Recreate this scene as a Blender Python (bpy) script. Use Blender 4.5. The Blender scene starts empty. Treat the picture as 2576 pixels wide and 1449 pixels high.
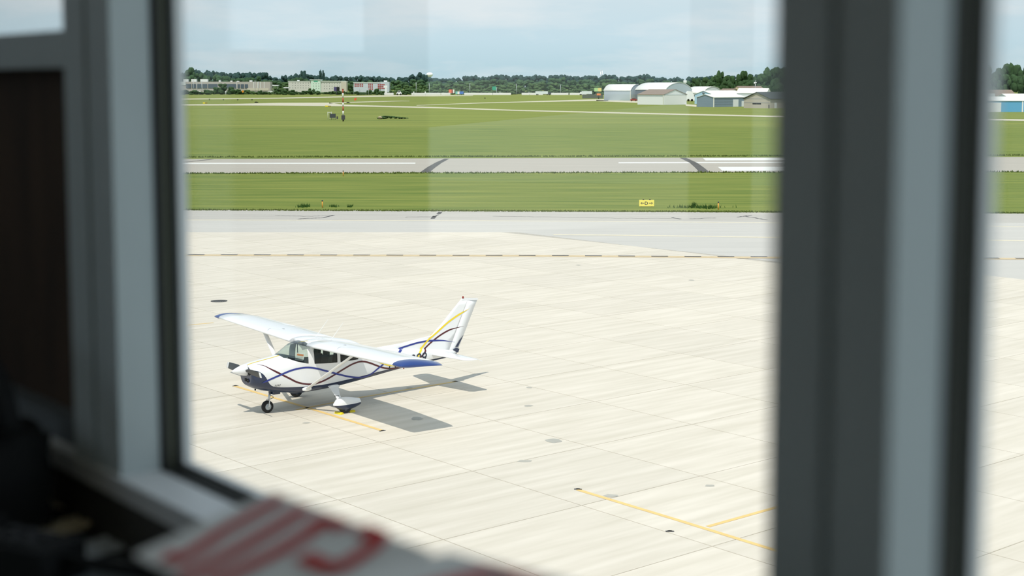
import bpy, bmesh, math, random
from mathutils import Vector, Matrix
from mathutils import noise as mnoise
C = bpy.context.scene.collection
SC = bpy.context.scene
PI = math.pi
random.seed(7)

# ------------------------------------------------------------------ camera, world, sun, exposure
F, H, CX, CY, YH = 3755.09, 9.352, 1288.0, 588.87, 214.34
TH = math.atan((CY - YH) / F)
CT, ST_ = math.cos(TH), math.sin(TH)
cam = bpy.data.cameras.new('camera'); camo = bpy.data.objects.new('camera', cam); C.objects.link(camo)
camo.location = (0, 0, H); camo.rotation_euler = (PI / 2 - TH, 0, 0)
cam.sensor_width = 36.0; cam.sensor_fit = 'HORIZONTAL'; cam.lens = 36.0 * F / 2576
cam.shift_x = 0; cam.shift_y = (CY - 724.5) / 2576
cam.clip_start = 0.05; cam.clip_end = 9000
cam.dof.use_dof = True; cam.dof.focus_distance = 58.0; cam.dof.aperture_fstop = 2.9
SC.camera = camo
SC.view_settings.view_transform = 'Standard'; SC.view_settings.look = 'None'
SC.view_settings.gamma = 1.0; SC.view_settings.use_curve_mapping = False
SC.view_settings.exposure = 0.22
SC.cycles.use_denoising = True
SC.cycles.max_bounces = 12; SC.cycles.diffuse_bounces = 6; SC.cycles.transparent_max_bounces = 24
SC.cycles.sample_clamp_indirect = 8.0

def lin(c):
    return tuple(((x / 255) / 12.92 if x / 255 <= .04045 else ((x / 255 + .055) / 1.055) ** 2.4) for x in c)

w = bpy.data.worlds.new('sky'); SC.world = w; w.use_nodes = True
nt = w.node_tree; nt.nodes.clear(); N = nt.nodes; Lk = nt.links
out = N.new('ShaderNodeOutputWorld'); bg = N.new('ShaderNodeBackground'); bg.inputs['Strength'].default_value = 1.0
tc = N.new('ShaderNodeTexCoord'); sep = N.new('ShaderNodeSeparateXYZ'); Lk.new(tc.outputs['Generated'], sep.inputs[0])
ramp = N.new('ShaderNodeValToRGB'); e = ramp.color_ramp.elements
e[0].position = 0.0; e[0].color = (*lin((176, 204, 216)), 1)
e[1].position = 1.0; e[1].color = (*lin((172, 196, 218)), 1)
for p_, c_ in ((.012, (178, 206, 218)), (.03, (190, 214, 226)), (.06, (198, 216, 226)), (.3, (190, 212, 230))):
    q_ = e.new(p_); q_.color = (*lin(c_), 1)
Lk.new(sep.outputs['Z'], ramp.inputs['Fac'])
mp = N.new('ShaderNodeMapping'); mp.inputs['Scale'].default_value = (5, 5, 26); Lk.new(tc.outputs['Generated'], mp.inputs['Vector'])
nz = N.new('ShaderNodeTexNoise'); nz.inputs['Scale'].default_value = 1.5; nz.inputs['Detail'].default_value = 6; nz.inputs['Roughness'].default_value = .55
Lk.new(mp.outputs[0], nz.inputs['Vector'])
cr = N.new('ShaderNodeValToRGB'); cr.color_ramp.elements[0].position = .42; cr.color_ramp.elements[1].position = .68
cr.color_ramp.elements[0].color = (0, 0, 0, 1); cr.color_ramp.elements[1].color = (.75, .75, .75, 1)
Lk.new(nz.outputs['Fac'], cr.inputs['Fac'])
mx = N.new('ShaderNodeMixRGB'); mx.inputs['Color2'].default_value = (*lin((222, 228, 232)), 1)
Lk.new(cr.outputs['Color'], mx.inputs['Fac']); Lk.new(ramp.outputs['Color'], mx.inputs['Color1'])
Lk.new(mx.outputs[0], bg.inputs['Color']); Lk.new(bg.outputs[0], out.inputs['Surface'])

sun = bpy.data.lights.new('sun', 'SUN'); suno = bpy.data.objects.new('sun', sun); C.objects.link(suno)
sun.energy = 3.15; sun.angle = math.radians(.6); sun.color = (1, .957, .885)
suno.rotation_euler = Vector((.1209, .5762, -1)).to_track_quat('-Z', 'Y').to_euler()

# ------------------------------------------------------------------ helpers
def ray(px, py):
    v = -(py - CY) / F
    return Vector(((px - CX) / F, CT + v * ST_, -ST_ + v * CT))
def G(px, py, z=0.0):
    d = ray(px, py); t = (z - H) / d.z
    return Vector((d.x * t, d.y * t, z))
def ZY(py, Y):
    d = ray(CX, py); return H + Y * d.z / d.y
def PXY(px, Y, z=0.0):                       # ground point at forward distance Y in a given viewing bearing
    d = Y * CT - (z - H) * ST_
    return Vector(((px - CX) / F * d, Y, z))

MATS = {}
def mat(name, col, rough=.6, metal=0.0, var=0.0, vscale=4.0, stretch=(1, 1, 1), spec=.5, coat=0.0, col2=None, bump=0.0, rot=0.0, rnd=0.0, detail=6):
    if name in MATS: return MATS[name]
    m = bpy.data.materials.new(name); m.use_nodes = True; MATS[name] = m
    t = m.node_tree; b = t.nodes['Principled BSDF']
    b.inputs['Roughness'].default_value = rough; b.inputs['Metallic'].default_value = metal
    b.inputs['Specular IOR Level'].default_value = spec; b.inputs['Coat Weight'].default_value = coat
    c1 = lin(col); b.inputs['Base Color'].default_value = (*c1, 1)
    if var or col2:
        c2 = lin(col2) if col2 else tuple(max(0, x * (1 - var)) for x in c1)
        tcn = t.nodes.new('ShaderNodeTexCoord'); mpn = t.nodes.new('ShaderNodeMapping')
        mpn.vector_type = 'TEXTURE'; mpn.inputs['Scale'].default_value = tuple(1 / q for q in stretch); mpn.inputs['Rotation'].default_value = (0, 0, rot)
        n = t.nodes.new('ShaderNodeTexNoise'); n.inputs['Scale'].default_value = vscale; n.inputs['Detail'].default_value = detail
        r = t.nodes.new('ShaderNodeValToRGB'); r.color_ramp.elements[0].position = .32; r.color_ramp.elements[1].position = .68
        r.color_ramp.elements[0].color = (*c2, 1); r.color_ramp.elements[1].color = (*c1, 1)
        t.links.new(tcn.outputs['Object'], mpn.inputs['Vector']); t.links.new(mpn.outputs[0], n.inputs['Vector'])
        t.links.new(n.outputs['Fac'], r.inputs['Fac'])
        src = r.outputs['Color']
        if rnd:
            oi = t.nodes.new('ShaderNodeObjectInfo'); mr = t.nodes.new('ShaderNodeMapRange')
            mr.inputs['To Min'].default_value = 1 - rnd; mr.inputs['To Max'].default_value = 1 + rnd * .4
            t.links.new(oi.outputs['Random'], mr.inputs['Value'])
            ml = t.nodes.new('ShaderNodeVectorMath'); ml.operation = 'SCALE'
            t.links.new(src, ml.inputs[0]); t.links.new(mr.outputs[0], ml.inputs['Scale']); src = ml.outputs[0]
        t.links.new(src, b.inputs['Base Color'])
        if bump:
            bn = t.nodes.new('ShaderNodeBump'); bn.inputs['Strength'].default_value = bump
            t.links.new(n.outputs['Fac'], bn.inputs['Height']); t.links.new(bn.outputs[0], b.inputs['Normal'])
    return m

def glassmat(name, tint, ior=1.5):
    m = bpy.data.materials.new(name); m.use_nodes = True; t = m.node_tree; t.nodes.clear()
    o = t.nodes.new('ShaderNodeOutputMaterial'); mix = t.nodes.new('ShaderNodeMixShader')
    tr = t.nodes.new('ShaderNodeBsdfTransparent'); tr.inputs[0].default_value = (*tint, 1)
    gl = t.nodes.new('ShaderNodeBsdfGlossy'); gl.inputs['Roughness'].default_value = 0.0
    fr = t.nodes.new('ShaderNodeLayerWeight'); fr.inputs['Blend'].default_value = .5    # facing, the same from both sides of the pane
    pw = t.nodes.new('ShaderNodeMath'); pw.operation = 'POWER'; pw.inputs[1].default_value = 5
    ma = t.nodes.new('ShaderNodeMath'); ma.operation = 'MULTIPLY_ADD'; ma.inputs[1].default_value = .96; ma.inputs[2].default_value = .04
    t.links.new(fr.outputs['Facing'], pw.inputs[0]); t.links.new(pw.outputs[0], ma.inputs[0]); t.links.new(ma.outputs[0], mix.inputs[0])
    t.links.new(tr.outputs[0], mix.inputs[1]); t.links.new(gl.outputs[0], mix.inputs[2])
    t.links.new(mix.outputs[0], o.inputs[0]); MATS[name] = m
    return m

class MB:
    def __init__(s): s.v = []; s.f = []; s.m = []; s.sm = []
    def add(s, vs, fs, mi=0, smooth=False):
        k = len(s.v); s.v += [tuple(x) for x in vs]
        for f in fs: s.f.append([i + k for i in f]); s.m.append(mi); s.sm.append(smooth)
        return s
    def box(s, x0, x1, y0, y1, z0, z1, mi=0, M=None):
        vs = [Vector(p) for p in ((x0, y0, z0), (x1, y0, z0), (x1, y1, z0), (x0, y1, z0), (x0, y0, z1), (x1, y0, z1), (x1, y1, z1), (x0, y1, z1))]
        if M: vs = [M @ v for v in vs]
        return s.add(vs, [(0, 3, 2, 1), (4, 5, 6, 7), (0, 1, 5, 4), (1, 2, 6, 5), (2, 3, 7, 6), (3, 0, 4, 7)], mi)
    def prism(s, poly, z0, z1, mi=0):
        n = len(poly)
        a = sum(poly[i][0] * poly[(i + 1) % n][1] - poly[(i + 1) % n][0] * poly[i][1] for i in range(n))
        if a < 0: poly = poly[::-1]
        vs = [(p[0], p[1], z0) for p in poly] + [(p[0], p[1], z1) for p in poly]
        fs = [tuple(range(n - 1, -1, -1)), tuple(range(n, 2 * n))] + [(i, (i + 1) % n, n + (i + 1) % n, n + i) for i in range(n)]
        return s.add(vs, fs, mi)
    def tube(s, pts, rad, seg=8, mi=0, sx=1.0):
        pts = [Vector(p) for p in pts]; rings = []
        if not hasattr(rad, '__len__'): rad = [rad] * len(pts)
        vs = []; n = len(pts)
        for i, p in enumerate(pts):
            d = (pts[min(i + 1, n - 1)] - pts[max(i - 1, 0)]).normalized()
            u = d.orthogonal().normalized() if abs(d.z) > .95 else d.cross(Vector((0, 0, 1))).normalized()
            v = d.cross(u)
            for k in range(seg):
                a = 2 * PI * k / seg; vs.append(p + (u * math.cos(a) * sx + v * math.sin(a)) * rad[i])
        fs = [(i * seg + k, i * seg + (k + 1) % seg, (i + 1) * seg + (k + 1) % seg, (i + 1) * seg + k) for i in range(n - 1) for k in range(seg)]
        fs += [tuple(range(seg - 1, -1, -1)), tuple(range((n - 1) * seg, n * seg))]
        return s.add(vs, fs, mi, True)
    def lathe(s, prof, seg=20, mi=0, axis='z', M=None):
        vs = []
        for r, z in prof:
            for k in range(seg):
                a = 2 * PI * k / seg; p = Vector((r * math.cos(a), r * math.sin(a), z))
                if axis == 'x': p = Vector((p.z, p.x, p.y))
                if axis == 'y': p = Vector((p.x, p.z, p.y))
                vs.append(M @ p if M else p)
        n = len(prof)
        fs = [(i * seg + k, i * seg + (k + 1) % seg, (i + 1) * seg + (k + 1) % seg, (i + 1) * seg + k) for i in range(n - 1) for k in range(seg)]
        return s.add(vs, fs, mi, True)
    def grid(s, rows, mi=0, smooth=True, close=False):
        n = len(rows[0]); vs = [p for r in rows for p in r]
        kk = n if close else n - 1
        fs = [(i * n + k, i * n + (k + 1) % n, (i + 1) * n + (k + 1) % n, (i + 1) * n + k) for i in range(len(rows) - 1) for k in range(kk)]
        return s.add(vs, fs, mi, smooth)
    def build(s, name, mats, parent=None, fix=True):
        me = bpy.data.meshes.new(name); me.from_pydata(s.v, [], s.f)
        if not isinstance(mats, (list, tuple)): mats = [mats]
        for m in mats: me.materials.append(MATS[m] if isinstance(m, str) else m)
        me.polygons.foreach_set('material_index', s.m); me.polygons.foreach_set('use_smooth', s.sm)
        if fix:
            b = bmesh.new(); b.from_mesh(me); bmesh.ops.remove_doubles(b, verts=b.verts, dist=1e-5)
            bmesh.ops.recalc_face_normals(b, faces=b.faces); b.to_mesh(me); b.free()
        me.update()
        o = bpy.data.objects.new(name, me); C.objects.link(o)
        if parent: o.parent = parent
        return o
def tag(o, label=None, cat=None, group=None, kind=None):
    if label: o['label'] = label
    if cat: o['category'] = cat
    if group: o['group'] = group
    if kind: o['kind'] = kind
    return o
def empty(name, loc, rz=0.0, label=None, cat=None, group=None, kind=None):
    o = bpy.data.objects.new(name, None); C.objects.link(o); o.location = loc; o.rotation_euler = (0, 0, rz)
    o.empty_display_size = .1
    return tag(o, label, cat, group, kind)
def copy_tree(o, parent=None):
    c = o.copy(); C.objects.link(c)
    if parent: c.parent = parent
    for ch in list(o.children): copy_tree(ch, c)
    return c
def strip(pts_a, pts_b, z=0.0):               # flat ribbon between two point rows, 2 mm thick edges are not needed on paint
    m = MB(); n = len(pts_a)
    vs = [(p[0], p[1], z) for p in pts_a] + [(p[0], p[1], z) for p in pts_b]
    m.add(vs, [(i, i + 1, n + i + 1, n + i) for i in range(n - 1)])
    return m
def pline(pts, wd, z):                        # painted line of given width along ground points
    pts = [Vector((p[0], p[1])) for p in pts]; a = []; b = []
    if not hasattr(wd, '__len__'): wd = [wd] * len(pts)
    for i, p in enumerate(pts):
        d = (pts[min(i + 1, len(pts) - 1)] - pts[max(i - 1, 0)]).normalized(); nn = Vector((-d.y, d.x))
        a.append(p + nn * wd[i] / 2); b.append(p - nn * wd[i] / 2)
    return strip(a, b, z)

# ------------------------------------------------------------------ materials
AD = -.8675                                    # direction of the apron joints
mat('concrete', (218, 210, 196), .85, col2=(203, 195, 179), vscale=1.0, stretch=(.28, 3.0, 1), rot=AD + PI / 2, rnd=.05, bump=.02, detail=8)
mat('concrete_base', (184, 178, 166), .9, var=.15)
mat('taxi_concrete', (194, 191, 184), .85, var=.08, vscale=.6, stretch=(.2, 1.5, 1))
mat('tarmac', (184, 180, 172), .9, var=.12, vscale=.7, stretch=(.2, 2, 1))
mat('runway', (174, 168, 156), .9, var=.1, vscale=.4, stretch=(.15, 2, 1))
mat('paint_yellow', (232, 198, 128), .7, var=.12, vscale=3)
mat('paint_cream', (224, 214, 188), .7, var=.1, vscale=2)
mat('paint_white', (222, 222, 216), .7, var=.06, vscale=2)
mat('paint_tan', (206, 186, 150), .8, var=.12, vscale=2)
mat('seal_black', (74, 74, 76), .85, var=.3, vscale=3)
mat('rubber_mark', (92, 90, 86), .9, var=.3, vscale=1)
mat('stain', (176, 174, 164), .9, var=.12, vscale=3)
mat('grass', (127, 135, 66), .95, col2=(96, 114, 52), vscale=.5, stretch=(.16, 1.2, 1), detail=12, spec=.1, bump=.25)
mat('grass_far', (133, 139, 70), .95, col2=(108, 122, 60), vscale=.09, stretch=(.14, 1.0, 1), detail=13, spec=.1)
mat('far_path', (196, 190, 166), .9, var=.08, vscale=.05)
mat('fringe', (98, 112, 58), .95, var=.3, vscale=3, spec=.1)
mat('weed', (64, 96, 44), .95, var=.3, vscale=3, spec=.1)
mat('dry_grass', (140, 136, 80), .95, var=.2, vscale=.1, spec=.1)
for nm, cc in (('leaf_hazed', (62, 88, 84)), ('leaf_mid', (74, 102, 72)), ('leaf_near', (88, 114, 72)), ('leaf_right', (66, 92, 58)), ('leaf_bush', (66, 92, 56))):  # first tone has distance haze mixed into its blue-green base colour
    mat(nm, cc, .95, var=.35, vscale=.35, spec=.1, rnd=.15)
mat('bark', (70, 62, 52), .95)
mat('plane_white', (236, 237, 238), .28, spec=.5, coat=.4)
mat('plane_navy', (24, 40, 72), .3, coat=.5)
mat('tip_blue', (32, 62, 128), .3, coat=.5)
mat('stripe_blue', (44, 58, 140), .35)
mat('stripe_crimson', (84, 26, 34), .35)
mat('stripe_yellow', (244, 214, 40), .4)
mat('black_gloss', (22, 23, 24), .4)
mat('black_matt', (20, 20, 21), .8)
mat('prop_grey', (52, 54, 56), .45)
mat('silver', (196, 198, 200), .35, metal=.85)
mat('rubber', (26, 26, 27), .75)
mat('red_lens', (140, 40, 30), .3)
mat('chock_yellow', (240, 214, 30), .5)
mat('band_red', (176, 84, 58), .6)
mat('seat_green', (40, 54, 50), .9, var=.2)
mat('dash_grey', (64, 70, 74), .8)
mat('swirl_grey', (120, 126, 160), .4)
mat('ink', (40, 46, 60), .6)
mat('card_white', (236, 234, 228), .7)
mat('orange', (226, 140, 90), .7)
mat('sign_yellow', (250, 232, 110), .6)
mat('frame_grey', (216, 226, 226), .55, var=.04, vscale=6)
mat('frame_dark', (112, 118, 122), .6, var=.05, vscale=6)
mat('gasket', (26, 27, 28), .7)
mat('gasket_green', (104, 106, 88), .6)
mat('stop_grey', (176, 184, 188), .45)
mat('wall_paint', (84, 80, 74), .85, var=.05)
mat('ceiling_paint', (222, 220, 214), .9)
mat('carpet', (58, 56, 54), .95, var=.2, vscale=40)
mat('board_brown', (84, 60, 38), .8, var=.5, vscale=5, stretch=(3, 3, .6))
mat('desk_grey', (128, 134, 136), .5, var=.1)
mat('red_ink', (206, 34, 28), .7, var=.1, vscale=20)
mat('paper', (214, 210, 200), .8)
glassmat('window_glass', (.98, .978, .966))
glassmat('cockpit_glass', (.80, .88, .86)); glassmat('smoked_glass', (.42, .46, .48))
M_ = MATS

# ------------------------------------------------------------------ ground, taxiway, runway
sgrass = MB().prism([(-1500, 100), (1500, 100), (2600, 6000), (-2600, 6000)], -.3, -.03).build('grass_field', 'grass'); tag(sgrass, 'wide mown green airfield grass reaching to the woods', kind='structure')
apron_poly = [(-62, 95.1), (.3, 95.0), (7.2, 86.6), (12.3, 81.2), tuple(G(1950, 658)[:2]), tuple(G(2620, 738)[:2]), (13, 24), (-34, 24)]
base = MB().prism([(-140, 3), (140, 3), (140, 101), (-140, 104)], -.3, -.014).build('apron', 'concrete_base'); tag(base, 'pale concrete parking apron laid in square slabs', kind='structure')

def clip(poly, a, b):
    o = []; n = len(poly)
    sd = lambda p: (b[0] - a[0]) * (p[1] - a[1]) - (b[1] - a[1]) * (p[0] - a[0])
    for i in range(n):
        p, q = poly[i], poly[(i + 1) % n]; sp, sq = sd(p), sd(q)
        if sp <= 0: o.append(p)
        if sp * sq < 0:
            t = sp / (sp - sq); o.append((p[0] + (q[0] - p[0]) * t, p[1] + (q[1] - p[1]) * t))
    return o
LS = 3.9042; ca, sa = math.cos(AD), math.sin(AD); L0 = (2.0101, 38.1219)
slabs = []
def inside(p): 
    c_ = False; n = len(apron_poly); j = n - 1
    for i in range(n):
        xi, yi = apron_poly[i]; xj, yj = apron_poly[j]
        if (yi > p[1]) != (yj > p[1]) and p[0] < (xj - xi) * (p[1] - yi) / (yj - yi) + xi: c_ = not c_
        j = i
    return c_
for i in range(-24, 16):
    for j in range(-20, 22):
        g = .013
        q = []
        for u, v in ((i * LS + g, j * LS + g), ((i + 1) * LS - g, j * LS + g), ((i + 1) * LS - g, (j + 1) * LS - g), (i * LS + g, (j + 1) * LS - g)):
            q.append((L0[0] + u * ca - v * sa, L0[1] + u * sa + v * ca))
        cxm = (q[0][0] + q[2][0]) / 2; cym = (q[0][1] + q[2][1]) / 2
        if not any(inside(p) for p in q + [(cxm, cym)]): continue
        far = max(p[1] for p in q)
        if far > 80:                           # cut the slabs along the edge of the grey taxiway concrete
            for a_, b_ in (((-90, 95.1), (.3, 95.0)), ((.3, 95.0), (7.2, 86.6)), ((7.2, 86.6), (12.3, 81.2)), ((12.3, 81.2), apron_poly[4]), (apron_poly[4], apron_poly[5])):
                if a_[0] == -90 or cxm > .3 - 3: q = clip(q, a_, b_)
                if len(q) < 3: break
        if len(q) < 3: continue
        slabs.append((cym, q))
slabs.sort(key=lambda s: s[0] + (1000 if min(p[0] for p in s[1]) < -.232 * s[0] - 4.5 else 0))
rest = MB()
for k, (cy_, q) in enumerate(slabs):
    if k < 300:
        ctr = (sum(p[0] for p in q) / len(q), sum(p[1] for p in q) / len(q))
        o = MB().prism(q, -.05, 0.0).build('slab', 'concrete', base, fix=False)
    else: rest.prism(q, -.05, 0.0)
if rest.f: tag(rest.build('slab_field', 'concrete', base), kind='stuff')
print('slabs', len(slabs))

taxi_poly = [(-90, 94.0), (.2, 94.0), (7.1, 85.5), (12.2, 80.2), (G(1950, 660)[0], G(1950, 660)[1]), (G(2620, 741)[0], G(2620, 741)[1]), (60, 40), (110, 99.5), (-90, 106.0)]
taxiway = MB().prism([(-90, 95.1), (.3, 95.0), (.3, 103.3), (-90, 105.2)], -.05, -.004)
taxiway.prism([(.3, 95.0), (7.2, 86.6), (12.3, 81.2), tuple(apron_poly[4]), tuple(apron_poly[5]), (70, 40), (110, 97.5), (.3, 103.3)], -.05, -.004)
taxiway = taxiway.build('taxiway', 'taxi_concrete', fix=False); tag(taxiway, 'light grey concrete taxiway along the edge of the apron', kind='structure')
sh = MB().prism([(-90, 105.2), (.3, 103.3), (110, 97.5), (110, 106.0), (19.1, 109.8), (-8.6, 111.8), (-90, 114.0)], -.06, -.008).build('taxiway_shoulder', 'tarmac', fix=False)
tag(sh, 'cracked grey tarmac shoulder between taxiway and grass', kind='structure')
def rl(x, y0, s): return (x, y0 + s * x)
rw = MB().prism([(-400, 160.6 - 400 * .031), (400, 160.6 + 400 * .031), (400, 192.4 + 400 * .05), (-400, 192.4 - 400 * .05)], -.1, 0.0).build('runway', 'runway', fix=False)
tag(rw, 'grey runway crossing the grass with white markings', kind='structure')
# cut the near grass strip so that it shows its own lighter tone
g2 = MB().prism([(-300, 114), (19, 109.8), (300, 98.5), (300, 169.8), (-300, 151.2)], -.06, -.012).build('grass_verge', 'grass', fix=False); tag(g2, 'strip of grass between taxiway and runway', kind='structure')
g3 = MB().prism([(-1500, 330), (1500, 330), (2500, 2600), (-2500, 2600)], -.06, -.02).build('grass_infield', 'grass_far', fix=False); tag(g3, 'distant grass infield behind the runway', kind='structure')

# painted marks and joints, each a part of the surface it lies on
def mark(name, mb, m, parent): return mb.build(name, m, parent, fix=False)
def gl(*pp): return [G(*p) for p in pp]
mark('painted_line', pline(gl((590, 971), (780, 1028), (964, 1084)), .13, .004), 'paint_yellow', base)
mark('painted_line', pline(gl((745, 1031), (900, 1001), (1145, 960)), .12, .004), 'paint_yellow', base)
mark('painted_line', pline(gl((1453, 1232), (1700, 1307), (1990, 1397)), .13, .004), 'paint_yellow', base)
mark('painted_line', pline(gl((1780, 1325), (1990, 1266)), .12, .004), 'paint_yellow', base)
mark('painted_line', pline(gl((400, 825), (537, 812)), .12, .004), 'paint_yellow', base)
a0, a1 = G(330, 641.5), G(2650, 651.5)
mark('boundary_line', pline([a0, G(456, 642), G(1300, 643.5), G(1940, 648), a1], .85, .004), 'paint_tan', base)
dpx = -29.0
for k in range(40):
    x0 = 389 + k * 83.3; 
    if x0 > 2600: break
    yy = 640.6 + max(0, (x0 - 456)) * .0026 + max(0, x0 - 1300) * .003
    mark('dash', pline([G(x0, yy), G(x0 + 42, yy + .15)], .33, .008), 'seal_black', base)
mark('painted_line', pline(gl((1392, 590), (1600, 592), (1940, 597), (2620, 606)), .5, .0), 'paint_cream', taxiway)
mark('edge_line', pline(gl((300, 553), (1200, 555), (1940, 560), (2620, 571)), .35, .0), 'paint_cream', taxiway)
def wiggle(pts, n=14, amp=1.2):
    o = []
    for i in range(len(pts) - 1):
        for k in range(n):
            t = k / n; o.append((pts[i][0] + (pts[i + 1][0] - pts[i][0]) * t, pts[i][1] + (pts[i + 1][1] - pts[i][1]) * t + random.uniform(-amp, amp) * .35))
    o.append(pts[-1]); return [G(*p) for p in o]
for pts, wd in (([(692, 542), (770, 544), (838, 542)], .12), ([(750, 551), (770, 549), (810, 548), (840, 541)], .2), ([(1088, 550), (1094, 543)], .3), ([(1102, 539), (1108, 533)], .3), ([(1020, 546), (1090, 545), (1104, 540)], .12),
                ([(1240, 544), (1400, 546), (1560, 549), (1690, 549)], .1), ([(1690, 547), (1712, 551)], .2), ([(1735, 550), (1800, 548)], .14), ([(1855, 546), (1890, 541)], .16), ([(1870, 543), (1930, 553)], .16)):
    mark('sealed_crack', pline(wiggle(pts), wd, -.004), 'seal_black', sh)
cl = lambda x: 410.8 - (x - 700) * .0022
mark('centre_line', strip([G(300, 412.8), G(1045, 412)], [G(300, 409.8), G(1045, 409.2)], .006), 'paint_white', rw)
mark('centre_line', strip([G(1556, 411), G(2320, 409.4)], [G(1556, 408.2), G(2320, 406.6)], .006), 'paint_white', rw)
mark('threshold_bar', strip([G(1775, 403.6), G(2330, 402.4)], [G(1768, 397.6), G(2324, 396.5)], .006), 'paint_white', rw)
mark('threshold_bar', strip([G(1818, 430), G(2350, 428.8)], [G(1806, 420), G(2340, 418.8)], .006), 'paint_white', rw)
def tyre(pts, wd): return pline([G(*p) for p in pts], wd, .01)
mark('skid_mark', tyre([(1068, 434), (1085, 421), (1104, 409), (1124, 399.5)], [1.0, .95, .8, .6]), 'rubber_mark', rw)
mark('skid_mark', tyre([(1718, 397), (1745, 410), (1760, 422), (1772, 433)], [.8, .9, 1.0, 1.1]), 'rubber_mark', rw)
mark('skid_mark', tyre([(452, 409), (495, 405), (534, 400.5)], [.3, .5, .6]), 'rubber_mark', rw)
# stains with their own shape on the slabs
for (px, py, rx, ry) in ((1393, 1109, .25, .22), (1537, 1247, .18, .14), (1330, 1021, .13, .13), (1786, 1222, .12, .1), (1048, 1053, .2, .2), (771, 1064, .12, .1), (1030, 976, .1, .1), (1320, 1160, .2, .12), (1330, 975, .1, .12), (1455, 667, .12, .15), (1740, 705, .15, .2)):
    c_ = G(px, py); pl = [(c_.x + rx * math.cos(a * PI / 6) * random.uniform(.7, 1.2), c_.y + ry * math.sin(a * PI / 6) * random.uniform(.7, 1.2)) for a in range(12)]
    m_ = MB().add([(p[0], p[1], .003) for p in pl], [tuple(range(12))]); mark('stain', m_, 'stain', base)

# distant taxiways across the infield
def path(name, top, bot, label, m='far_path'):
    o = strip([G(*p) for p in top], [G(*p) for p in bot], .01).build(name, m, fix=False); return tag(o, label, kind='structure')
path('far_taxiway', [(380, 263.2), (560, 262), (700, 258.8), (828, 258.4), (862, 263), (910, 264.6), (1100, 269.4), (1300, 276.4), (1600, 283.6), (1940, 291), (2640, 301)], [(380, 265.4), (560, 265.2), (700, 265.6), (828, 266.8), (862, 267.2), (910, 268), (1100, 272.4), (1300, 279), (1600, 286.6), (1940, 294.4), (2640, 305)], 'pale narrow taxiway crossing the far infield')
path('far_taxiway', [(828, 258.4), (905, 255.8), (1010, 253.6), (1030, 254)], [(828, 260.4), (905, 257.6), (1010, 254.6), (1030, 254.6)], 'pale branch of the far taxiway')
path('far_taxiway', [(380, 248.8), (560, 247.2), (700, 246), (860, 242.2), (1000, 239.4), (1090, 239.6), (1190, 240.2)], [(380, 251), (560, 249.6), (700, 248), (860, 245), (1000, 242.4), (1090, 242.2), (1190, 241.2)], 'pale taxiway furthest out below the highway')
path('far_taxiway', [(1048, 264.6), (1200, 258.6), (1330, 255), (1440, 251.4), (1530, 249)], [(1048, 265.6), (1200, 260.2), (1330, 257), (1440, 255), (1530, 253.6)], 'pale taxiway leading to the arched hangars')
path('hangar_pad', [(1500, 251.5), (1600, 254), (1640, 257)], [(1500, 254.5), (1600, 258.5), (1640, 262)], 'pale paved pad before the arched hangars')
path('hangar_pad', [(1725, 262), (1752, 264)], [(1725, 266), (1752, 269)], 'pale paved gap between white and blue hangars')

# ------------------------------------------------------------------ the aeroplane: local x aft of the spinner tip, y to its right, z up
PX0, PY0, YAW = -7.8881, 41.4527, .6566
plane = empty('light_aircraft', (PX0, PY0, 0), YAW, 'white high-wing single-engine propeller aeroplane with blue, crimson and yellow stripes parked on apron', 'aeroplane')
STN = [(.43, .90, 1.45, .33, 2.3), (.47, .86, 1.47, .40, 2.4), (.62, .78, 1.505, .475, 2.5), (.95, .67, 1.55, .53, 2.6), (1.47, .57, 1.63, .56, 2.8), (2.10, .52, 1.945, .575, 3.4), (2.25, .52, 1.965, .575, 3.4), (2.9, .54, 1.965, .575, 3.4), (3.75, .615, 1.86, .545, 3.2), (4.6, .70, 1.49, .43, 3.0), (5.65, .80, 1.38, .31, 2.7), (6.8, .865, 1.24, .175, 2.2), (7.4, .905, 1.16, .10, 2.1), (7.75, .97, 1.10, .035, 2.0)]
def herm(x, pts):
    xs = [p[0] for p in pts]; ys = [p[1] for p in pts]; n = len(xs); d = [0] * n
    for i in range(1, n - 1):
        a = (ys[i] - ys[i - 1]) / (xs[i] - xs[i - 1]); b = (ys[i + 1] - ys[i]) / (xs[i + 1] - xs[i]); d[i] = 0 if a * b <= 0 else 2 * a * b / (a + b)
    d[0] = (ys[1] - ys[0]) / (xs[1] - xs[0]); d[-1] = (ys[-1] - ys[-2]) / (xs[-1] - xs[-2])
    x = min(max(x, xs[0]), xs[-1]); i = 0
    while i < n - 2 and x > xs[i + 1]: i += 1
    h = xs[i + 1] - xs[i]; t = (x - xs[i]) / h
    return (1 + 2 * t) * (1 - t) ** 2 * ys[i] + t * (1 - t) ** 2 * h * d[i] + t * t * (3 - 2 * t) * ys[i + 1] + t * t * (t - 1) * h * d[i + 1]
def sec(s): return [herm(s, [(q[0], q[k]) for q in STN]) for k in (1, 2, 3, 4)]
def half(s, z):
    zb, zt, hw, n = sec(s); zm_ = (zb + zt) / 2; r = abs((z - zm_) / ((zt - zb) / 2))
    if z < zm_: n *= 1 + .6 * min(1, max(0, (s - 1.2) / 1.0))
    return 0.0 if r >= 1 else hw * (1 - r ** n) ** (1 / n)
ZBL = [(.43, 1.36), (.54, 1.347), (.70, 1.26), (.80, 1.138), (.86, 1.02), (.925, .925), (1.03, .85), (1.173, .812), (1.461, .777), (1.935, .74), (2.586, .715), (3.249, .75), (4.6, .84), (5.65, .89), (6.8, .945), (7.4, .97), (7.75, 1.01)]
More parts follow.
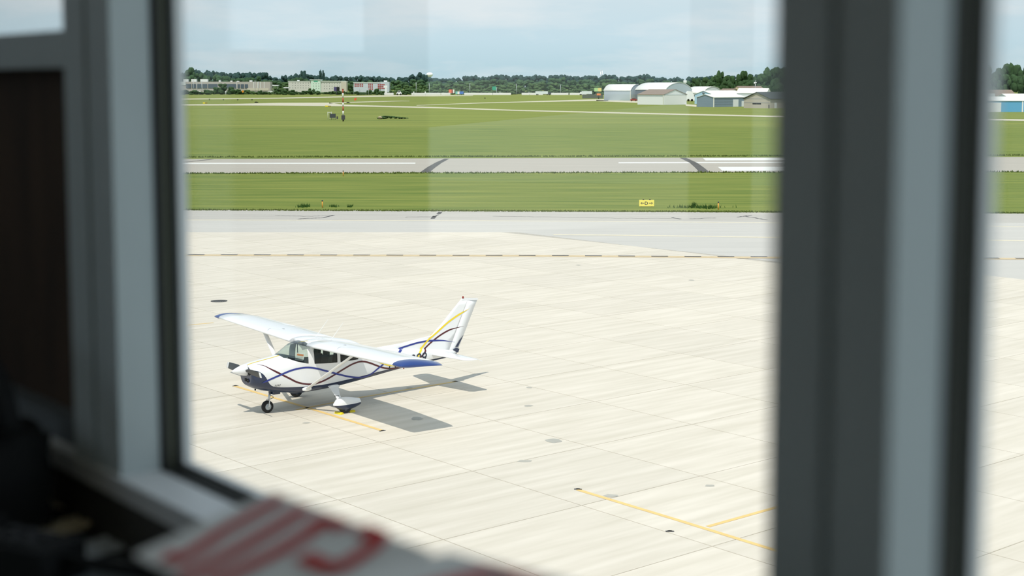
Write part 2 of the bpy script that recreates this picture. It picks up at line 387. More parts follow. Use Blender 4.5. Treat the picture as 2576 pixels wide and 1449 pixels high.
BELT = [(.43, 1.41), (1.0, 1.51), (1.47, 1.60), (1.75, 1.50), (2.14, 1.395), (2.34, 1.375), (3.1, 1.325), (3.85, 1.33), (4.6, 1.36), (5.65, 1.3), (7.75, 1.08)]
ss = [.43, .45, .47, .50, .54, .58, .62, .68, .74, .80, .86, .92, .98, 1.06, 1.15, 1.25, 1.36, 1.47, 1.56, 1.66, 1.78, 1.90, 2.0, 2.10, 2.14, 2.25, 2.30, 2.34, 2.6, 2.85, 3.09, 3.21, 3.45, 3.65, 3.82, 4.0, 4.25, 4.6, 4.9, 5.25, 5.65, 6.0, 6.4, 6.8, 7.1, 7.4, 7.6, 7.75]
NB = (5, 4, 5, 4)                              # rows: bottom to paint edge, to waist, to window belt, to top
def ring(s):
    zb, zt, hw, n = sec(s); zl = min(max(herm(s, ZBL), zb + .015), zt - .06); zk = min(max(herm(s, BELT), zl + .03), zt - .012)
    zm = (zl + zk) / 2; zw = zk + (zt - zk) * .62
    lv = []
    for a, b, k, ease in ((zb, zl, 6, 1), (zl, zm, 4, 0), (zm, zk, 4, 0), (zk, zw, 4, 0), (zw, zt, 6, 2)):
        for i in range(k):
            t = i / k
            if ease == 1: t = t * t
            if ease == 2: t = 1 - (1 - t) ** 2
            lv.append(a + (b - a) * t)
    lv.append(zt); return lv
R6, RL, RM, RK, RW, RT = 0, 6, 10, 14, 18, 24
fus = MB(); glass_faces = {'windshield': [], 'door_window': [], 'rear_window': []}
rows = []
for s in ss:
    lv = ring(s); rows.append([(s, half(s, z), z) for z in lv])
for side in (1, -1):
    for i in range(len(ss) - 1):
        for k in range(24):
            qd = [rows[i][k], rows[i][k + 1], rows[i + 1][k + 1], rows[i + 1][k]]
            qd = [(p[0], -side * p[1], p[2]) for p in qd]
            if side < 0: qd = qd[::-1]
            s0, s1 = ss[i], ss[i + 1]; key = None
            if s0 >= 1.999 and s1 <= 2.251 and k >= RW + 1: key = ('sun_band', 0)
            elif s0 >= 1.469 and s1 <= 2.141 and k >= RK: key = ('windshield', 0)
            elif s0 >= 2.339 and s1 <= 3.091 and RK <= k < RW + 2: key = ('door_window', side)
            elif s0 >= 3.209 and s1 <= 3.83 and RK <= k < RW + 1: key = ('rear_window', side)
            if key: glass_faces.setdefault(key, []).append(qd)
            else: fus.add(qd, [(0, 1, 2, 3)], 1 if k < RL else 0, True)
    # nose face and tail cap
nose = [(.43, -p[1], p[2]) for p in rows[0]] + [(.43, p[1], p[2]) for p in rows[0][::-1]][1:-1]
fus.add(nose, [tuple(range(len(nose)))], 1)
tl = [(7.75, -p[1], p[2]) for p in rows[-1]] + [(7.75, p[1], p[2]) for p in rows[-1][::-1]][1:-1]
fus.add(tl, [tuple(range(len(tl)))], 1)
fuselage = fus.build('fuselage', ['plane_white', 'plane_navy'], plane)
for (nm, sd), qs in [(k, v) for k, v in glass_faces.items() if isinstance(k, tuple)]:
    g = MB()
    for q in qs: g.add(q, [(0, 1, 2, 3)], 0, True)
    g.build(nm, 'smoked_glass' if nm == 'sun_band' else 'cockpit_glass', plane)
# rubber edge of the windshield and door window frames
for side in (1, -1):
    for i0, i1, kt in ((2.34, 3.09, RW + 2), (3.21, 3.82, RW + 1)):
        ia = ss.index(i0); ib = ss.index(i1)
        lp = [rows[i][RK] for i in range(ia, ib + 1)] + [rows[ib][k] for k in range(RK, kt + 1)] + [rows[i][kt] for i in range(ib, ia - 1, -1)] + [rows[ia][k] for k in range(kt, RK - 1, -1)]
        MB().tube([(p[0], -side * (p[1] + .002), p[2]) for p in lp], .007, 5).build('window_trim', 'gasket', plane)
# cabin inside: floor, instrument panel, seats
cab = MB().box(1.5, 3.8, -.5, .5, .72, .74).build('cabin_floor', 'dash_grey', plane)
gs = MB(); rr = []
for s in (1.475, 1.6, 1.75, 1.9, 2.05):
    zk = herm(s, BELT); y = half(s, zk) * .96
    rr.append([(s, y * u * (1 - .12 * (s > 1.55)), zk - .02 + .10 * min(1, (s - 1.475) / .2) + .03 * (1 - u * u)) for u in (-1, -.6, -.2, .2, .6, 1)])
gs.grid(rr); gs.add([rr[-1][0], rr[-1][-1], (2.05, .5, .95), (2.05, -.5, .95)], [(0, 1, 2, 3)]); gs.build('instrument_panel', 'dash_grey', plane)
for x in (2.62, 3.35):
    for y in (-.26, .26):
        m = MB(); m.box(x - .25, x + .2, y - .2, y + .2, .84, .98); 
        m.add([(x + .14, y - .21, .95), (x + .14, y + .21, .95), (x + .26, y + .20, 1.5), (x + .26, y - .20, 1.5), (x + .26, y - .21, .95), (x + .26, y + .21, .95), (x + .36, y + .2, 1.5), (x + .36, y - .2, 1.5)], [(0, 1, 2, 3), (4, 7, 6, 5), (0, 3, 7, 4), (1, 5, 6, 2), (3, 2, 6, 7), (0, 4, 5, 1)])
        st = m.build('seat', 'seat_green', plane); MB().box(x + .25, x + .34, y - .12, y + .12, 1.52, 1.68).build('headrest', 'seat_green', st)
MB().tube([(2.13, -.02, 1.40), (2.10, -.02, 1.62), (2.09, -.02, 1.9)], .012, 6).build('windshield_post', 'dash_grey', plane)
MB().tube([(2.2, .26 + .09 * math.cos(a), 1.2 + .09 * math.sin(a)) for a in [i * PI / 6 for i in range(13)]], .012, 6).build('control_yoke', 'black_matt', plane)
# spinner and propeller
MB().lathe([(.0, 0.0), (.02, .006), (.05, .055), (.10, .17), (.145, .30), (.17, .40), (.174, .425)], 28, axis='x', M=Matrix.Translation((0, 0, 1.325))).build('spinner', 'plane_white', plane)
MB().lathe([(.0, .40), (.158, .40), (.158, .445), (.0, .445)], 24, axis='x', M=Matrix.Translation((0, 0, 1.325))).build('spinner_backplate', 'prop_grey', plane)
for sd in (1, -1):
    rws = []
    for r, c, tw, t in ((.10, .06, .9, .05), (.16, .065, .9, .05), (.24, .14, .62, .035), (.40, .205, .46, .028), (.65, .20, .34, .02), (.90, .18, .26, .014), (.93, .175, .24, .012), (1.035, .15, .24, .006)):
        ang = tw
        loop = []
        for a in range(12):
            th = 2 * PI * a / 12; u = c / 2 * math.cos(th) * 1.0; v = t / 2 * math.sin(th)
            # chord lies mostly in the propeller disc, twisted about the blade axis
            loop.append((.37 + (u * math.sin(ang) + v * math.cos(ang)), sd * r, 1.325 + sd * (u * math.cos(ang) - v * math.sin(ang)) * 1.0))
        rws.append(loop)
    b = MB(); b.grid(rws[:7], 0, True, True); b.grid(rws[6:], 1, True, True); b.add(rws[-1], [tuple(range(12))], 1)
    b.build('propeller_blade', ['prop_grey', 'plane_white'], plane)
for sd in (1, -1):
    MB().tube([(.40, sd * .13, 1.325), (.40, sd * .20, 1.325)], [.05, .042], 12).build('blade_root', 'black_gloss', plane)
# cowl inlets, landing light, louvres, exhaust
def on_skin(s, z, side=1, off=.004): return Vector((s, -side * (half(s, z) + off), z))
for sd in (1, -1):
    MB().lathe([(.0, .405), (.085, .415), (.10, .428), (.0, .432)], 18, axis='x', M=Matrix.Translation((0, sd * .2, 1.245)) @ Matrix.Diagonal((1, .8, .5, 1))).build('cooling_inlet', 'black_matt', plane)
ll = MB().lathe([(.05, .40), (.055, .41), (.055, .435), (0, .425)], 16, axis='x', M=Matrix.Translation((0, -.14, 1.04))).build('landing_light', 'black_gloss', plane); MB().lathe([(.0, .412), (.02, .416), (.022, .43)], 12, axis='x', M=Matrix.Translation((0, -.155, 1.035))).build('bulb', 'silver', ll)
MB().box(.415, .445, -.11, .05, 1.0, 1.08).build('air_filter_inlet', 'black_matt', plane)
MB().tube([(5.75, 0, .86), (5.76, 0, .78), (5.79, 0, .73)], [.03, .028, .02], 8).build('tail_tie_ring', 'band_red', plane)
for k in range(4):
    s_ = 1.085 + k * .045
    MB().tube([on_skin(s_, .835, 1), on_skin(s_ + .02, .895, 1)], .006, 5).build('louvre', 'gasket', plane)
    MB().tube([on_skin(s_, .835, -1), on_skin(s_ + .02, .895, -1)], .006, 5).build('louvre', 'gasket', plane)
MB().tube([(1.34, .14, .62), (1.40, .14, .55), (1.44, .14, .52)], .028, 10).build('exhaust_pipe', 'prop_grey', plane)
MB().box(1.22, 1.44, -.15, .15, .53, .62).build('cowl_flap', 'plane_navy', plane)
MB().lathe([(.0, 0), (.025, 0), (.02, -.04), (0, -.045)], 10, M=Matrix.Translation((.72, 0, .735))).build('drain_stub', 'black_matt', plane)
# wings
def foil(t):                                   # closed outline (x 0..1, z) of a cambered aerofoil
    up = []; lo = []
    for i in range(15):
        x = .5 * (1 - math.cos(PI * i / 14)); yt = 5 * .12 * (.2969 * math.sqrt(x) - .126 * x - .3516 * x * x + .2843 * x ** 3 - .1036 * x ** 4)
        yc = .02 / .16 * (.8 * x - x * x) if x < .4 else .02 / .36 * (.2 + .8 * x - x * x)
        up.append((x, yc + yt)); lo.append((x, yc - yt))
    return up, lo
UP, LO = foil(.12)
def interp(tab, x):
    for (x0, z0), (x1, z1) in zip(tab, tab[1:]):
        if x <= x1: return z0 + (z1 - z0) * (x - x0) / max(1e-9, x1 - x0)
    return tab[-1][1]
def wgeo(l):                                   # leading edge s, z, chord, twist drop, thickness factor
    a = abs(l)
    sle = 2.11 if a < 2.6 else 2.11 + (a - 2.6) * .0
    ch = 1.63 if a < 2.6 else 1.63 - (a - 2.6) / 2.75 * .23
    return sle, 1.895 + .028 * a, ch, .055 - .0 * a
def wpt(l, x, z):
    sle, zl, ch, dr = wgeo(l)
    return (sle + x * ch, -l, zl + z * ch - dr * x * ch * 1.1)
def wing_piece(l0, l1, c0, c1, n=6):
    rws = []
    for i in range(n + 1):
        l = l0 + (l1 - l0) * i / n; xs = [c0 + (c1 - c0) * .5 * (1 - math.cos(PI * k / 12)) for k in range(13)]
        loop = [wpt(l, x, interp(UP, x)) for x in xs] + [wpt(l, x, interp(LO, x)) for x in xs[::-1]]
        rws.append(loop)
    m = MB(); m.grid(rws, 0, True, True); m.add(rws[0], [tuple(range(26))]); m.add(rws[-1], [tuple(range(26))]); return m
for sd in (1, -1):
    lab = None
    wg = wing_piece(sd * .5, sd * 5.02, 0, .745, 10).build('wing', 'plane_white', plane)
    wing_piece(0, sd * .5, .085, .745, 3).build('centre_section', 'plane_white', wg)
    wing_piece(0, sd * .6, .745, 1, 2).build('wing_root', 'plane_white', wg)
    wing_piece(sd * .61, sd * 2.72, .752, 1, 4).build('flap', 'plane_white', wg)
    wing_piece(sd * 2.735, sd * 5.0, .752, 1, 5).build('aileron', 'plane_white', wg)
    rws = []
    for i, a in enumerate((0, .25, .5, .7, .85, .95, 1.0)):
        l = sd * (5.02 + .38 * a); sc = (1 + .22 * min(1, a * 2)) * max(.04, 1 - a ** 3) ** .5; dz = -.035 * a
        xs = [.5 * (1 - math.cos(PI * k / 14)) for k in range(15)]
        xm = .42 + (.0) * a
        f_ = 1 - .06 * a ** 3
        up = [wpt(l, xm + (x - xm) * f_, interp(UP, x) * sc + dz * (.3 + x * .7)) for x in xs]; lo = [wpt(l, xm + (x - xm) * f_, interp(LO, x) * sc * 1.0 + dz * (.3 + x * .7)) for x in xs[::-1]]
        rws.append(up + lo)
    m = MB(); m.grid(rws, 0, True, True); m.add(rws[-1], [tuple(range(30))]); m.build('wing_tip', 'tip_blue', wg)
    # lift strut with fairing cuffs
    a_ = Vector((2.05, -sd * .60, .665)); b_ = Vector((2.42, -sd * 2.58, 1.90)); d_ = (b_ - a_)
    rws = []
    for t in (0, .1, .5, .9, 1):
        p = a_ + d_ * t; rws.append([(p.x + .075 * math.cos(q) , p.y + .0 * math.sin(q), p.z + .026 * math.sin(q)) for q in [2 * PI * k / 14 for k in range(14)]])
    st = MB(); st.grid(rws, 0, True, True); st.build('wing_strut', 'plane_white', plane)
    cf = MB(); cf.lathe([(0, -.14), (.05, -.12), (.075, -.03), (.075, .05), (.055, .13), (0, .15)], 14, axis='x', M=Matrix.Translation(a_) @ Matrix.Diagonal((1.05, .8, .85, 1))); cf.build('strut_cuff', 'plane_white', plane)
    # swirl painted on the wing top
    for (pts, mm) in (([(.02, 2.13), (.10, 2.0), (.165, 1.95), (.19, 2.08), (.21, 2.24), (.27, 2.36), (.34, 2.45)] if sd > 0 else [(.02, 1.9), (.10, 2.05), (.165, 2.1), (.185, 1.95), (.2, 1.79), (.25, 1.62), (.32, 1.45)], 'swirl_grey'),):
        top = []
        for i in range(25):
            t = i / 24 * (len(pts) - 1); k = min(int(t), len(pts) - 2); u = t - k
            x = pts[k][0] * (1 - u) + pts[k + 1][0] * u; l = pts[k][1] * (1 - u) + pts[k + 1][1] * u
            p = wpt(sd * l, x, interp(UP, x)); top.append(Vector(p) + Vector((0, 0, .004)))
        m = MB(); k = len(top); wv = [.009 * math.sin(PI * (i + .5) / k) for i in range(k)]
        m.add([tuple(p + Vector((0, w_, 0))) for p, w_ in zip(top, wv)] + [tuple(p - Vector((0, w_, 0))) for p, w_ in zip(top, wv)], [(i, i + 1, k + i + 1, k + i) for i in range(k - 1)]); m.build('wing_swirl', mm, plane, fix=False)
    MB().lathe([(0, 0), (.035, 0), (.035, .012), (0, .014)], 12, M=Matrix.Translation(Vector(wpt(sd * 1.78, .32, interp(UP, .32))))).build('fuel_cap', 'silver', plane)
# whip aerials
for l in (.16, -.70):
    p = Vector(wpt(-l, .42, interp(UP, .42)))
    MB().tube([p, p + Vector((.06, 0, .07)), p + Vector((.44, 0, .50))], [.012, .007, .005], 6).build('whip_aerial', 'plane_white', plane)
MB().box(3.0, 3.5, -.02, .02, .50, .57).build('belly_aerial', 'card_white', plane)
# tail
finLE = [(4.30, 1.50), (4.54, 1.492), (5.1, 1.50), (5.68, 1.527), (6.23, 1.594), (6.62, 1.63), (6.80, 1.665), (7.17, 1.965), (7.56, 2.338), (7.94, 2.685)]
HB, HT = (7.42, 1.08), (8.19, 2.66)
def hinge(z): return HB[0] + (HT[0] - HB[0]) * (z - HB[1]) / (HT[1] - HB[1])
def le(z):
    if z <= 1.40: return 4.30
    for (x0, z0), (x1, z1) in zip(finLE, finLE[1:]):
        if z0 <= z <= z1 and z1 > z0: return x0 + (x1 - x0) * (z - z0) / (z1 - z0)
    return finLE[-1][0]
fin = MB(); rws = []
for i in range(30):                            # columns from front to hinge, bottom to top per column
    pass
cols = [p for p in finLE]
hz = [1.10, 1.3, 1.5, 1.7, 1.9, 2.1, 2.35, 2.66]
zs = [1.05, 1.2, 1.35, 1.45, 1.497, 1.527, 1.594, 1.63, 1.665, 1.8, 1.965, 2.15, 2.338, 2.5, 2.64]
for z in zs:
    x0 = 5.2 if z < 1.3 else (4.3 if z < 1.497 else le(z)); x1 = hinge(z); tk = .052 - .02 * (z - 1.05) / 1.6
    loop = []
    for k in range(13):
        u = k / 12; yy = tk * (min(1, (u / .16)) ** .5) if x0 > 6.3 else tk * min(1, u / .5 + .15)
        loop.append((x0 + (x1 - x0) * u, yy, z))
    rws.append([(p[0], -p[1], p[2]) for p in loop] + [(p[0], p[1], p[2]) for p in loop[::-1]])
fin.grid(rws, 0, True, True); fin.add(rws[-1], [tuple(range(26))])
fin_o = fin.build('tail_fin', 'plane_white', plane)
def te(z): return 7.835 + (8.575 - 7.835) * (z - 1.135) / (2.625 - 1.135)
rud = MB(); rws = []
for z in (1.06, 1.2, 1.4, 1.6, 1.9, 2.2, 2.45, 2.63):
    x0 = hinge(z) + .002; x1 = te(z); tk = .052 - .02 * (z - 1.05) / 1.6
    rws.append([(x0, -tk, z), (x0 + (x1 - x0) * .5, -tk * .55, z), (x1, -.004, z), (x1, .004, z), (x0 + (x1 - x0) * .5, tk * .55, z), (x0, tk, z)])
rud.grid(rws, 0, True, True); rud.add(rws[-1], [(0, 1, 2, 3, 4, 5)]); rud.add(rws[0], [(5, 4, 3, 2, 1, 0)])
rudder = rud.build('rudder', 'plane_white', plane)
m = MB(); m.add([(7.93, 2.66, 0), (8.19, 2.665, 0), (8.58, 2.64, 0), (8.56, 2.70, 0), (8.2, 2.715, 0), (7.97, 2.72, 0)], []); 
tcp = [(7.92, 2.63), (8.2, 2.635), (8.58, 2.615), (8.57, 2.665), (8.2, 2.70), (7.98, 2.70)]
m = MB(); m.add([(x, -.033, z) for x, z in tcp] + [(x, .033, z) for x, z in tcp], [(0, 1, 2, 3, 4, 5), (11, 10, 9, 8, 7, 6)] + [(i, 6 + i, 6 + (i + 1) % 6, (i + 1) % 6) for i in range(6)]); m.build('fin_cap', 'plane_white', plane)
MB().lathe([(0, 0), (.028, 0), (.028, .05), (.016, .075), (0, .08)], 12, M=Matrix.Translation((8.02, 0, 2.70))).build('beacon', 'red_lens', plane)
for sd in (1, -1):                             # navy flash on the rudder edge and the tail cone below it
    y = -sd
    m = MB(); m.add([(8.03, y * .0165, 1.55), (7.80, y * .034, 1.20), (7.69, y * .036, 1.20), (7.86, y * .031, 1.40)], [(0, 1, 2, 3)]); m.build('rudder_flash', 'plane_navy', rudder, fix=False)
m = MB(); tcn = [(7.60, 1.035), (7.80, 1.02), (7.85, 1.13), (7.74, 1.165), (7.62, 1.14)]
m.add([(x, -.043, z) for x, z in tcn] + [(x, .043, z) for x, z in tcn], [(0, 1, 2, 3, 4), (9, 8, 7, 6, 5)] + [(i, 5 + i, 5 + (i + 1) % 5, (i + 1) % 5) for i in range(5)]); m.build('tail_cone', 'plane_navy', plane)
for sd in (1, -1):
    for nm, xa, xb in (('tailplane', 0, .64), ('elevator', .65, 1.0)):
        rws = []
        for i, l in enumerate((.03, .4, .8, 1.2, 1.55, 1.66)):
            x0 = 6.66 + .18 * l; x1 = 7.66 - .03 * l; tk = .055 - .016 * l
            if i == 5: x0 += .10; x1 -= .06; tk *= .5
            us = [xa + (xb - xa) * k / 8 for k in range(9)]
            pr = lambda u: tk * (math.sqrt(u / .2) if u < .2 else 1 - (u - .2) / .8 * .9)
            dr = lambda u: -.09 * (u - .65) / .35 if nm == 'elevator' else 0
            rws.append([(x0 + (x1 - x0) * u, -sd * l, 1.085 + dr(u) + pr(u) * .9) for u in us] + [(x0 + (x1 - x0) * u, -sd * l, 1.085 + dr(u) - pr(u) * .9) for u in us[::-1]])
        m = MB(); m.grid(rws, 0, True, True); m.add(rws[-1], [tuple(range(18))]); m.add(rws[0], [tuple(range(18))]); m.build(nm, 'plane_white', plane)
# undercarriage
def wheel(parent, x, y, r, wd, hub=.5):
    t = MB(); t.lathe([(r * .55, -wd / 2), (r * .82, -wd / 2), (r * .96, -wd * .36), (r, -wd * .1), (r, wd * .1), (r * .96, wd * .36), (r * .82, wd / 2), (r * .55, wd / 2)], 28, axis='y', M=Matrix.Translation((x, y, r))); tt = t.build('tyre', 'rubber', parent)
    h = MB(); h.lathe([(0, -wd * .52), (r * .16, -wd * .56), (r * .2, -wd * .44), (r * .5, -wd * .46), (r * .56, -wd * .42), (r * .56, wd * .42), (r * .5, wd * .46), (r * .2, wd * .44), (r * .16, wd * .56), (0, wd * .52)], 24, axis='y', M=Matrix.Translation((x, y, r))); hb = h.build('wheel_hub', 'stop_grey', tt)
    return tt
ng = MB(); ng.tube([(1.20, 0, .62), (1.155, 0, .42), (1.14, 0, .36)], [.035, .035, .028], 12); noseleg = ng.build('nose_gear_leg', 'silver', plane)
for sd in (1, -1): MB().tube([(1.14, 0, .385), (1.13, sd * .085, .37), (1.10, sd * .092, .18)], .016, 8).build('fork', 'plane_white', noseleg)
MB().tube([(1.17, 0, .50), (1.28, 0, .46), (1.30, 0, .42), (1.2, 0, .38)], .01, 6).build('torque_link', 'prop_grey', noseleg)
wheel(plane, 1.098, 0, .178, .13)
for sd in (1, -1):
    yy = -sd * 1.41
    rws = []
    for t, x, l, z, w_, th in ((0, 2.98, .48, .655, .19, .05), (.1, 2.95, .62, .60, .15, .03), (.55, 2.83, 1.0, .45, .085, .022), (.9, 2.76, 1.26, .36, .08, .02), (1, 2.74, 1.36, .31, .08, .02)):
        rws.append([(x + w_ * math.cos(q), -sd * (l - th * .6 * math.sin(q)), z + th * math.sin(q)) for q in [2 * PI * k / 14 for k in range(14)]])
    m = MB(); m.grid(rws, 0, True, True); leg = m.build('main_gear_leg', 'plane_white', plane)
    MB().lathe([(0, -.03), (.13, -.02), (.17, .02), (.15, .05), (0, .06)], 16, axis='y', M=Matrix.Translation((2.97, -sd * .575, .62)) @ Matrix.Diagonal((1.1, sd * -1, .35, 1))).build('leg_cuff', 'plane_white', leg)
    MB().box(2.74, 2.86, -sd * 1.02 - .03, -sd * 1.02 + .03, .425, .455).build('step', 'black_matt', leg)
    wheel(plane, 2.832, yy, .20, .15)
    # wheel fairing: white above, navy below
    prof = [(2.44, .30, .0, .0), (2.47, .335, .24, .05), (2.56, .43, .17, .115), (2.70, .475, .10, .135), (2.85, .475, .085, .14), (3.02, .445, .10, .13), (3.18, .41, .14, .10), (3.31, .385, .185, .06), (3.355, .30, .20, .035)]
    rws = []
    for (x, zt_, zb_, w_) in prof:
        if w_ == 0: zt_ = .31; zb_ = .27
        zc = .265 + (x - 2.44) * -.0; loop = []
        for k in range(16):
            a = 2 * PI * k / 16; ca_, sa_ = math.cos(a), math.sin(a)
            z = zc + ((zt_ - zc) if sa_ >= 0 else (zc - zb_)) * sa_
            loop.append((x, yy + max(w_, .004) * (abs(ca_) ** .8) * (1 if ca_ >= 0 else -1), z))
        rws.append(loop)
    m = MB()
    n = 16
    for i in range(len(rws) - 1):
        for k in range(n):
            m.add([rws[i][k], rws[i][(k + 1) % n], rws[i + 1][(k + 1) % n], rws[i + 1][k]], [(0, 1, 2, 3)], 1 if k >= 8 else 0, True)
    m.add(rws[-1], [tuple(range(16))]); m.build('wheel_fairing', ['plane_white', 'plane_navy'], plane)
    MB().box(2.50, 2.5 + .01, yy - .02, yy + .02, .2, .21).build('fairing_rivet', 'silver', plane)
# painted stripes follow the skin on both sides
CRIM = [(.665, 1.488), (.813, 1.457), (.963, 1.36), (1.251, 1.188), (1.499, 1.045), (1.759, .897), (2.025, .812), (2.294, .777), (2.554, .814), (2.776, .88), (3.039, .985), (3.312, 1.097), (3.594, 1.198), (3.839, 1.243), (4.051, 1.225), (4.271, 1.154), (4.537, 1.038), (4.815, .928), (5.16, .868), (5.452, .86), (5.699, .885), (6.061, .966), (6.322, 1.119), (6.485, 1.231), (6.53, 1.284), (6.701, 1.408), (6.916, 1.535), (7.175, 1.663), (7.479, 1.768), (7.785, 1.81), (8.03, 1.827)]
BLUE = [(.674, .983), (.933, 1.076), (1.251, 1.172), (1.577, 1.257), (1.868, 1.291), (2.127, 1.281), (2.39, 1.223), (2.654, 1.132), (2.922, 1.036), (3.199, .94), (3.496, .847), (3.815, .777), (4.092, .761), (4.328, .813), (4.549, .929), (4.799, 1.055), (5.021, 1.164), (5.309, 1.262), (5.543, 1.36), (5.60, 1.385), (5.857, 1.428), (6.193, 1.48), (6.489, 1.502), (6.787, 1.499), (7.174, 1.465), (7.477, 1.401), (7.674, 1.359)]
YELL = [(4.45, 1.20), (4.539, 1.175), (4.843, 1.049), (5.117, .968), (5.583, .93), (5.92, .985), (6.113, 1.076), (6.232, 1.214), (6.424, 1.331), (6.659, 1.537), (7.003, 1.752), (7.393, 2.0), (7.787, 2.196), (8.25, 2.367)]
def finhalf(s, z):
    if z < 1.06: return 0
    x1 = hinge(z); x0 = 4.3 if z < 1.497 else le(z); tk = .052 - .02 * (z - 1.05) / 1.6
    if s < x0 or s > te(z) + .02: return 0
    if s > x1: return max(.006, tk * .87 * (1 - (s - x1) / max(.01, te(z) - x1)) + .004)
    return tk
def skin(s, z): return max(half(s, z), finhalf(s, z))
def catm(pts, n=6):
    o = []
    for i in range(len(pts) - 1):
        p0 = pts[max(i - 1, 0)]; p1 = pts[i]; p2 = pts[i + 1]; p3 = pts[min(i + 2, len(pts) - 1)]
        for k in range(n):
            t = k / n; o.append(tuple(.5 * (2 * p1[j] + (p2[j] - p0[j]) * t + (2 * p0[j] - 5 * p1[j] + 4 * p2[j] - p3[j]) * t * t + (3 * p1[j] - p0[j] - 3 * p2[j] + p3[j]) * t ** 3) for j in (0, 1)))
    o.append(pts[-1]); return o
def stripe(name, pts, wmax, m, taper=(.25, .25), lift=.004):
    c_ = catm(pts); L = [0]
    for a, b in zip(c_, c_[1:]): L.append(L[-1] + math.hypot(b[0] - a[0], b[1] - a[1]))
    for sd in (1, -1):
        mb = MB(); n = len(c_); rws = []
        for i, p in enumerate(c_):
            q, r = c_[max(i - 1, 0)], c_[min(i + 1, n - 1)]; d = Vector((r[0] - q[0], r[1] - q[1])).normalized(); nn = Vector((-d.y, d.x))
            t = L[i] / L[-1]; wd = wmax * max(.12, min(1, t / taper[0] if taper[0] else 1, (1 - t) / taper[1] if taper[1] else 1))
            row = []
            for u in (-.5, -.17, .17, .5):
                s_, z_ = p[0] + nn.x * wd * u, p[1] + nn.y * wd * u; s_ = max(s_, le(z_) + .02) if z_ > 1.5 else s_; row.append((s_, -sd * (skin(s_, z_) + lift), z_))
            rws.append(row)
        mb.grid(rws); mb.build(name, m, plane, fix=False)
stripe('crimson_stripe', CRIM, .050, 'stripe_crimson', (.06, .08))
stripe('blue_stripe', BLUE, .052, 'stripe_blue', (.02, .10), .006)
stripe('yellow_stripe', YELL, .052, 'stripe_yellow', (.05, .10), .008)
m = MB(); rws = []
for i in range(16):
    s_ = .47 + (1.47 - .47) * i / 15; zb_, zt, hw_, n_ = sec(s_)
    rws.append([(s_, -l_, (zb_ + zt) / 2 + (zt - zb_) / 2 * (1 - (abs(l_) / hw_) ** n_) ** (1 / n_) + .005) for l_ in (.02, .045, .07)])
m.grid(rws); m.build('nose_stripe', 'stripe_yellow', plane, fix=False)
m = MB(); rws = []
for i in range(8):
    x = .01 + .12 * i / 7; l = .02 + .03 * i
    rws.append([tuple(Vector(wpt(l + w_, x, interp(UP, x))) + Vector((0, 0, .004))) for w_ in (-.02, .02)])
m.grid(rws); m.build('roof_stripe', 'stripe_yellow', plane, fix=False)
# registration on both sides
def text_mesh(body, size, shear=0.0, bold=0.0):
    cu = bpy.data.curves.new('t', 'FONT'); cu.body = body; cu.size = size; cu.shear = shear; cu.offset = bold; cu.resolution_u = 4; cu.fill_mode = 'FRONT'
    ob = bpy.data.objects.new('t', cu); C.objects.link(ob)
    me = bpy.data.meshes.new_from_object(ob.evaluated_get(bpy.context.evaluated_depsgraph_get()))
    C.objects.unlink(ob); bpy.data.objects.remove(ob)
    vs = [v.co.copy() for v in me.vertices]; fs = [tuple(p.vertices) for p in me.polygons]; bpy.data.meshes.remove(me)
    return vs, fs
vs, fs = text_mesh('N59089', .37, .22, .0)
xm0 = min(v.x for v in vs); xm1 = max(v.x for v in vs)
for sd in (1, -1):
    ol = []
    for v in vs:
        u = (v.x - xm0) / (xm1 - xm0)
        s_ = 4.99 + u * 1.50 if sd == 1 else 6.49 - u * 1.50
        z_ = .875 + v.y * 1.16 + (u if sd == 1 else 1 - u) * .035
        ol.append((s_, -sd * (skin(s_, z_) + .011), z_))
    MB().add(ol, fs).build('registration', 'ink', plane, fix=False)

# things by the aeroplane
for (pa, pb, lab) in (((844, 1039.5), (862, 1042.5), 'yellow wheel chock ahead of the near main wheel'), ((879, 1037), (892, 1035.5), 'yellow wheel chock behind the near main wheel')):
    a, b = G(*pa), G(*pb); mid = (a + b) / 2; ang = math.atan2(b.y - a.y, b.x - a.x)
    o = MB(); Ln = (b - a).length / 2
    o.add([(-Ln, -.07, 0), (Ln, -.07, 0), (Ln, .07, 0), (-Ln, .07, 0), (-Ln, -.015, .055), (Ln, -.015, .055), (Ln, .015, .055), (-Ln, .015, .055)], [(0, 3, 2, 1), (4, 5, 6, 7), (0, 1, 5, 4), (1, 2, 6, 5), (2, 3, 7, 6), (3, 0, 4, 7)])
    o = o.build('wheel_chock', 'chock_yellow'); o.location = mid; o.rotation_euler = (0, 0, ang); tag(o, lab, 'chock', 'wheel chocks at the near main wheel')
# notice propped in the windshield
nt_ = empty('paper_notice', plane.matrix_world @ Vector((0, 0, 0)), 0, 'white paper notice with orange heading propped inside the aeroplane windshield', 'notice')
nt_.location = (PX0, PY0, 0); nt_.rotation_euler = (0, 0, YAW)
A_, B_ = Vector((1.83, -.33, 1.50)), Vector((2.04, -.44, 1.46)); U_ = (B_ - A_); V_ = Vector((.05, -.01, .21))
def q4(u0, u1, v0, v1, off=0.0):
    nrm = U_.cross(V_).normalized() * off
    return [A_ + U_ * u + V_ * v + nrm for u, v in ((u0, v0), (u1, v0), (u1, v1), (u0, v1))]
m = MB(); a4, b4 = q4(0, 1, 0, 1), q4(0, 1, 0, 1, -.003); m.add(a4 + b4, [(0, 1, 2, 3), (7, 6, 5, 4), (0, 4, 5, 1), (1, 5, 6, 2), (2, 6, 7, 3), (3, 7, 4, 0)]); m.build('sheet', 'card_white', nt_, fix=False)
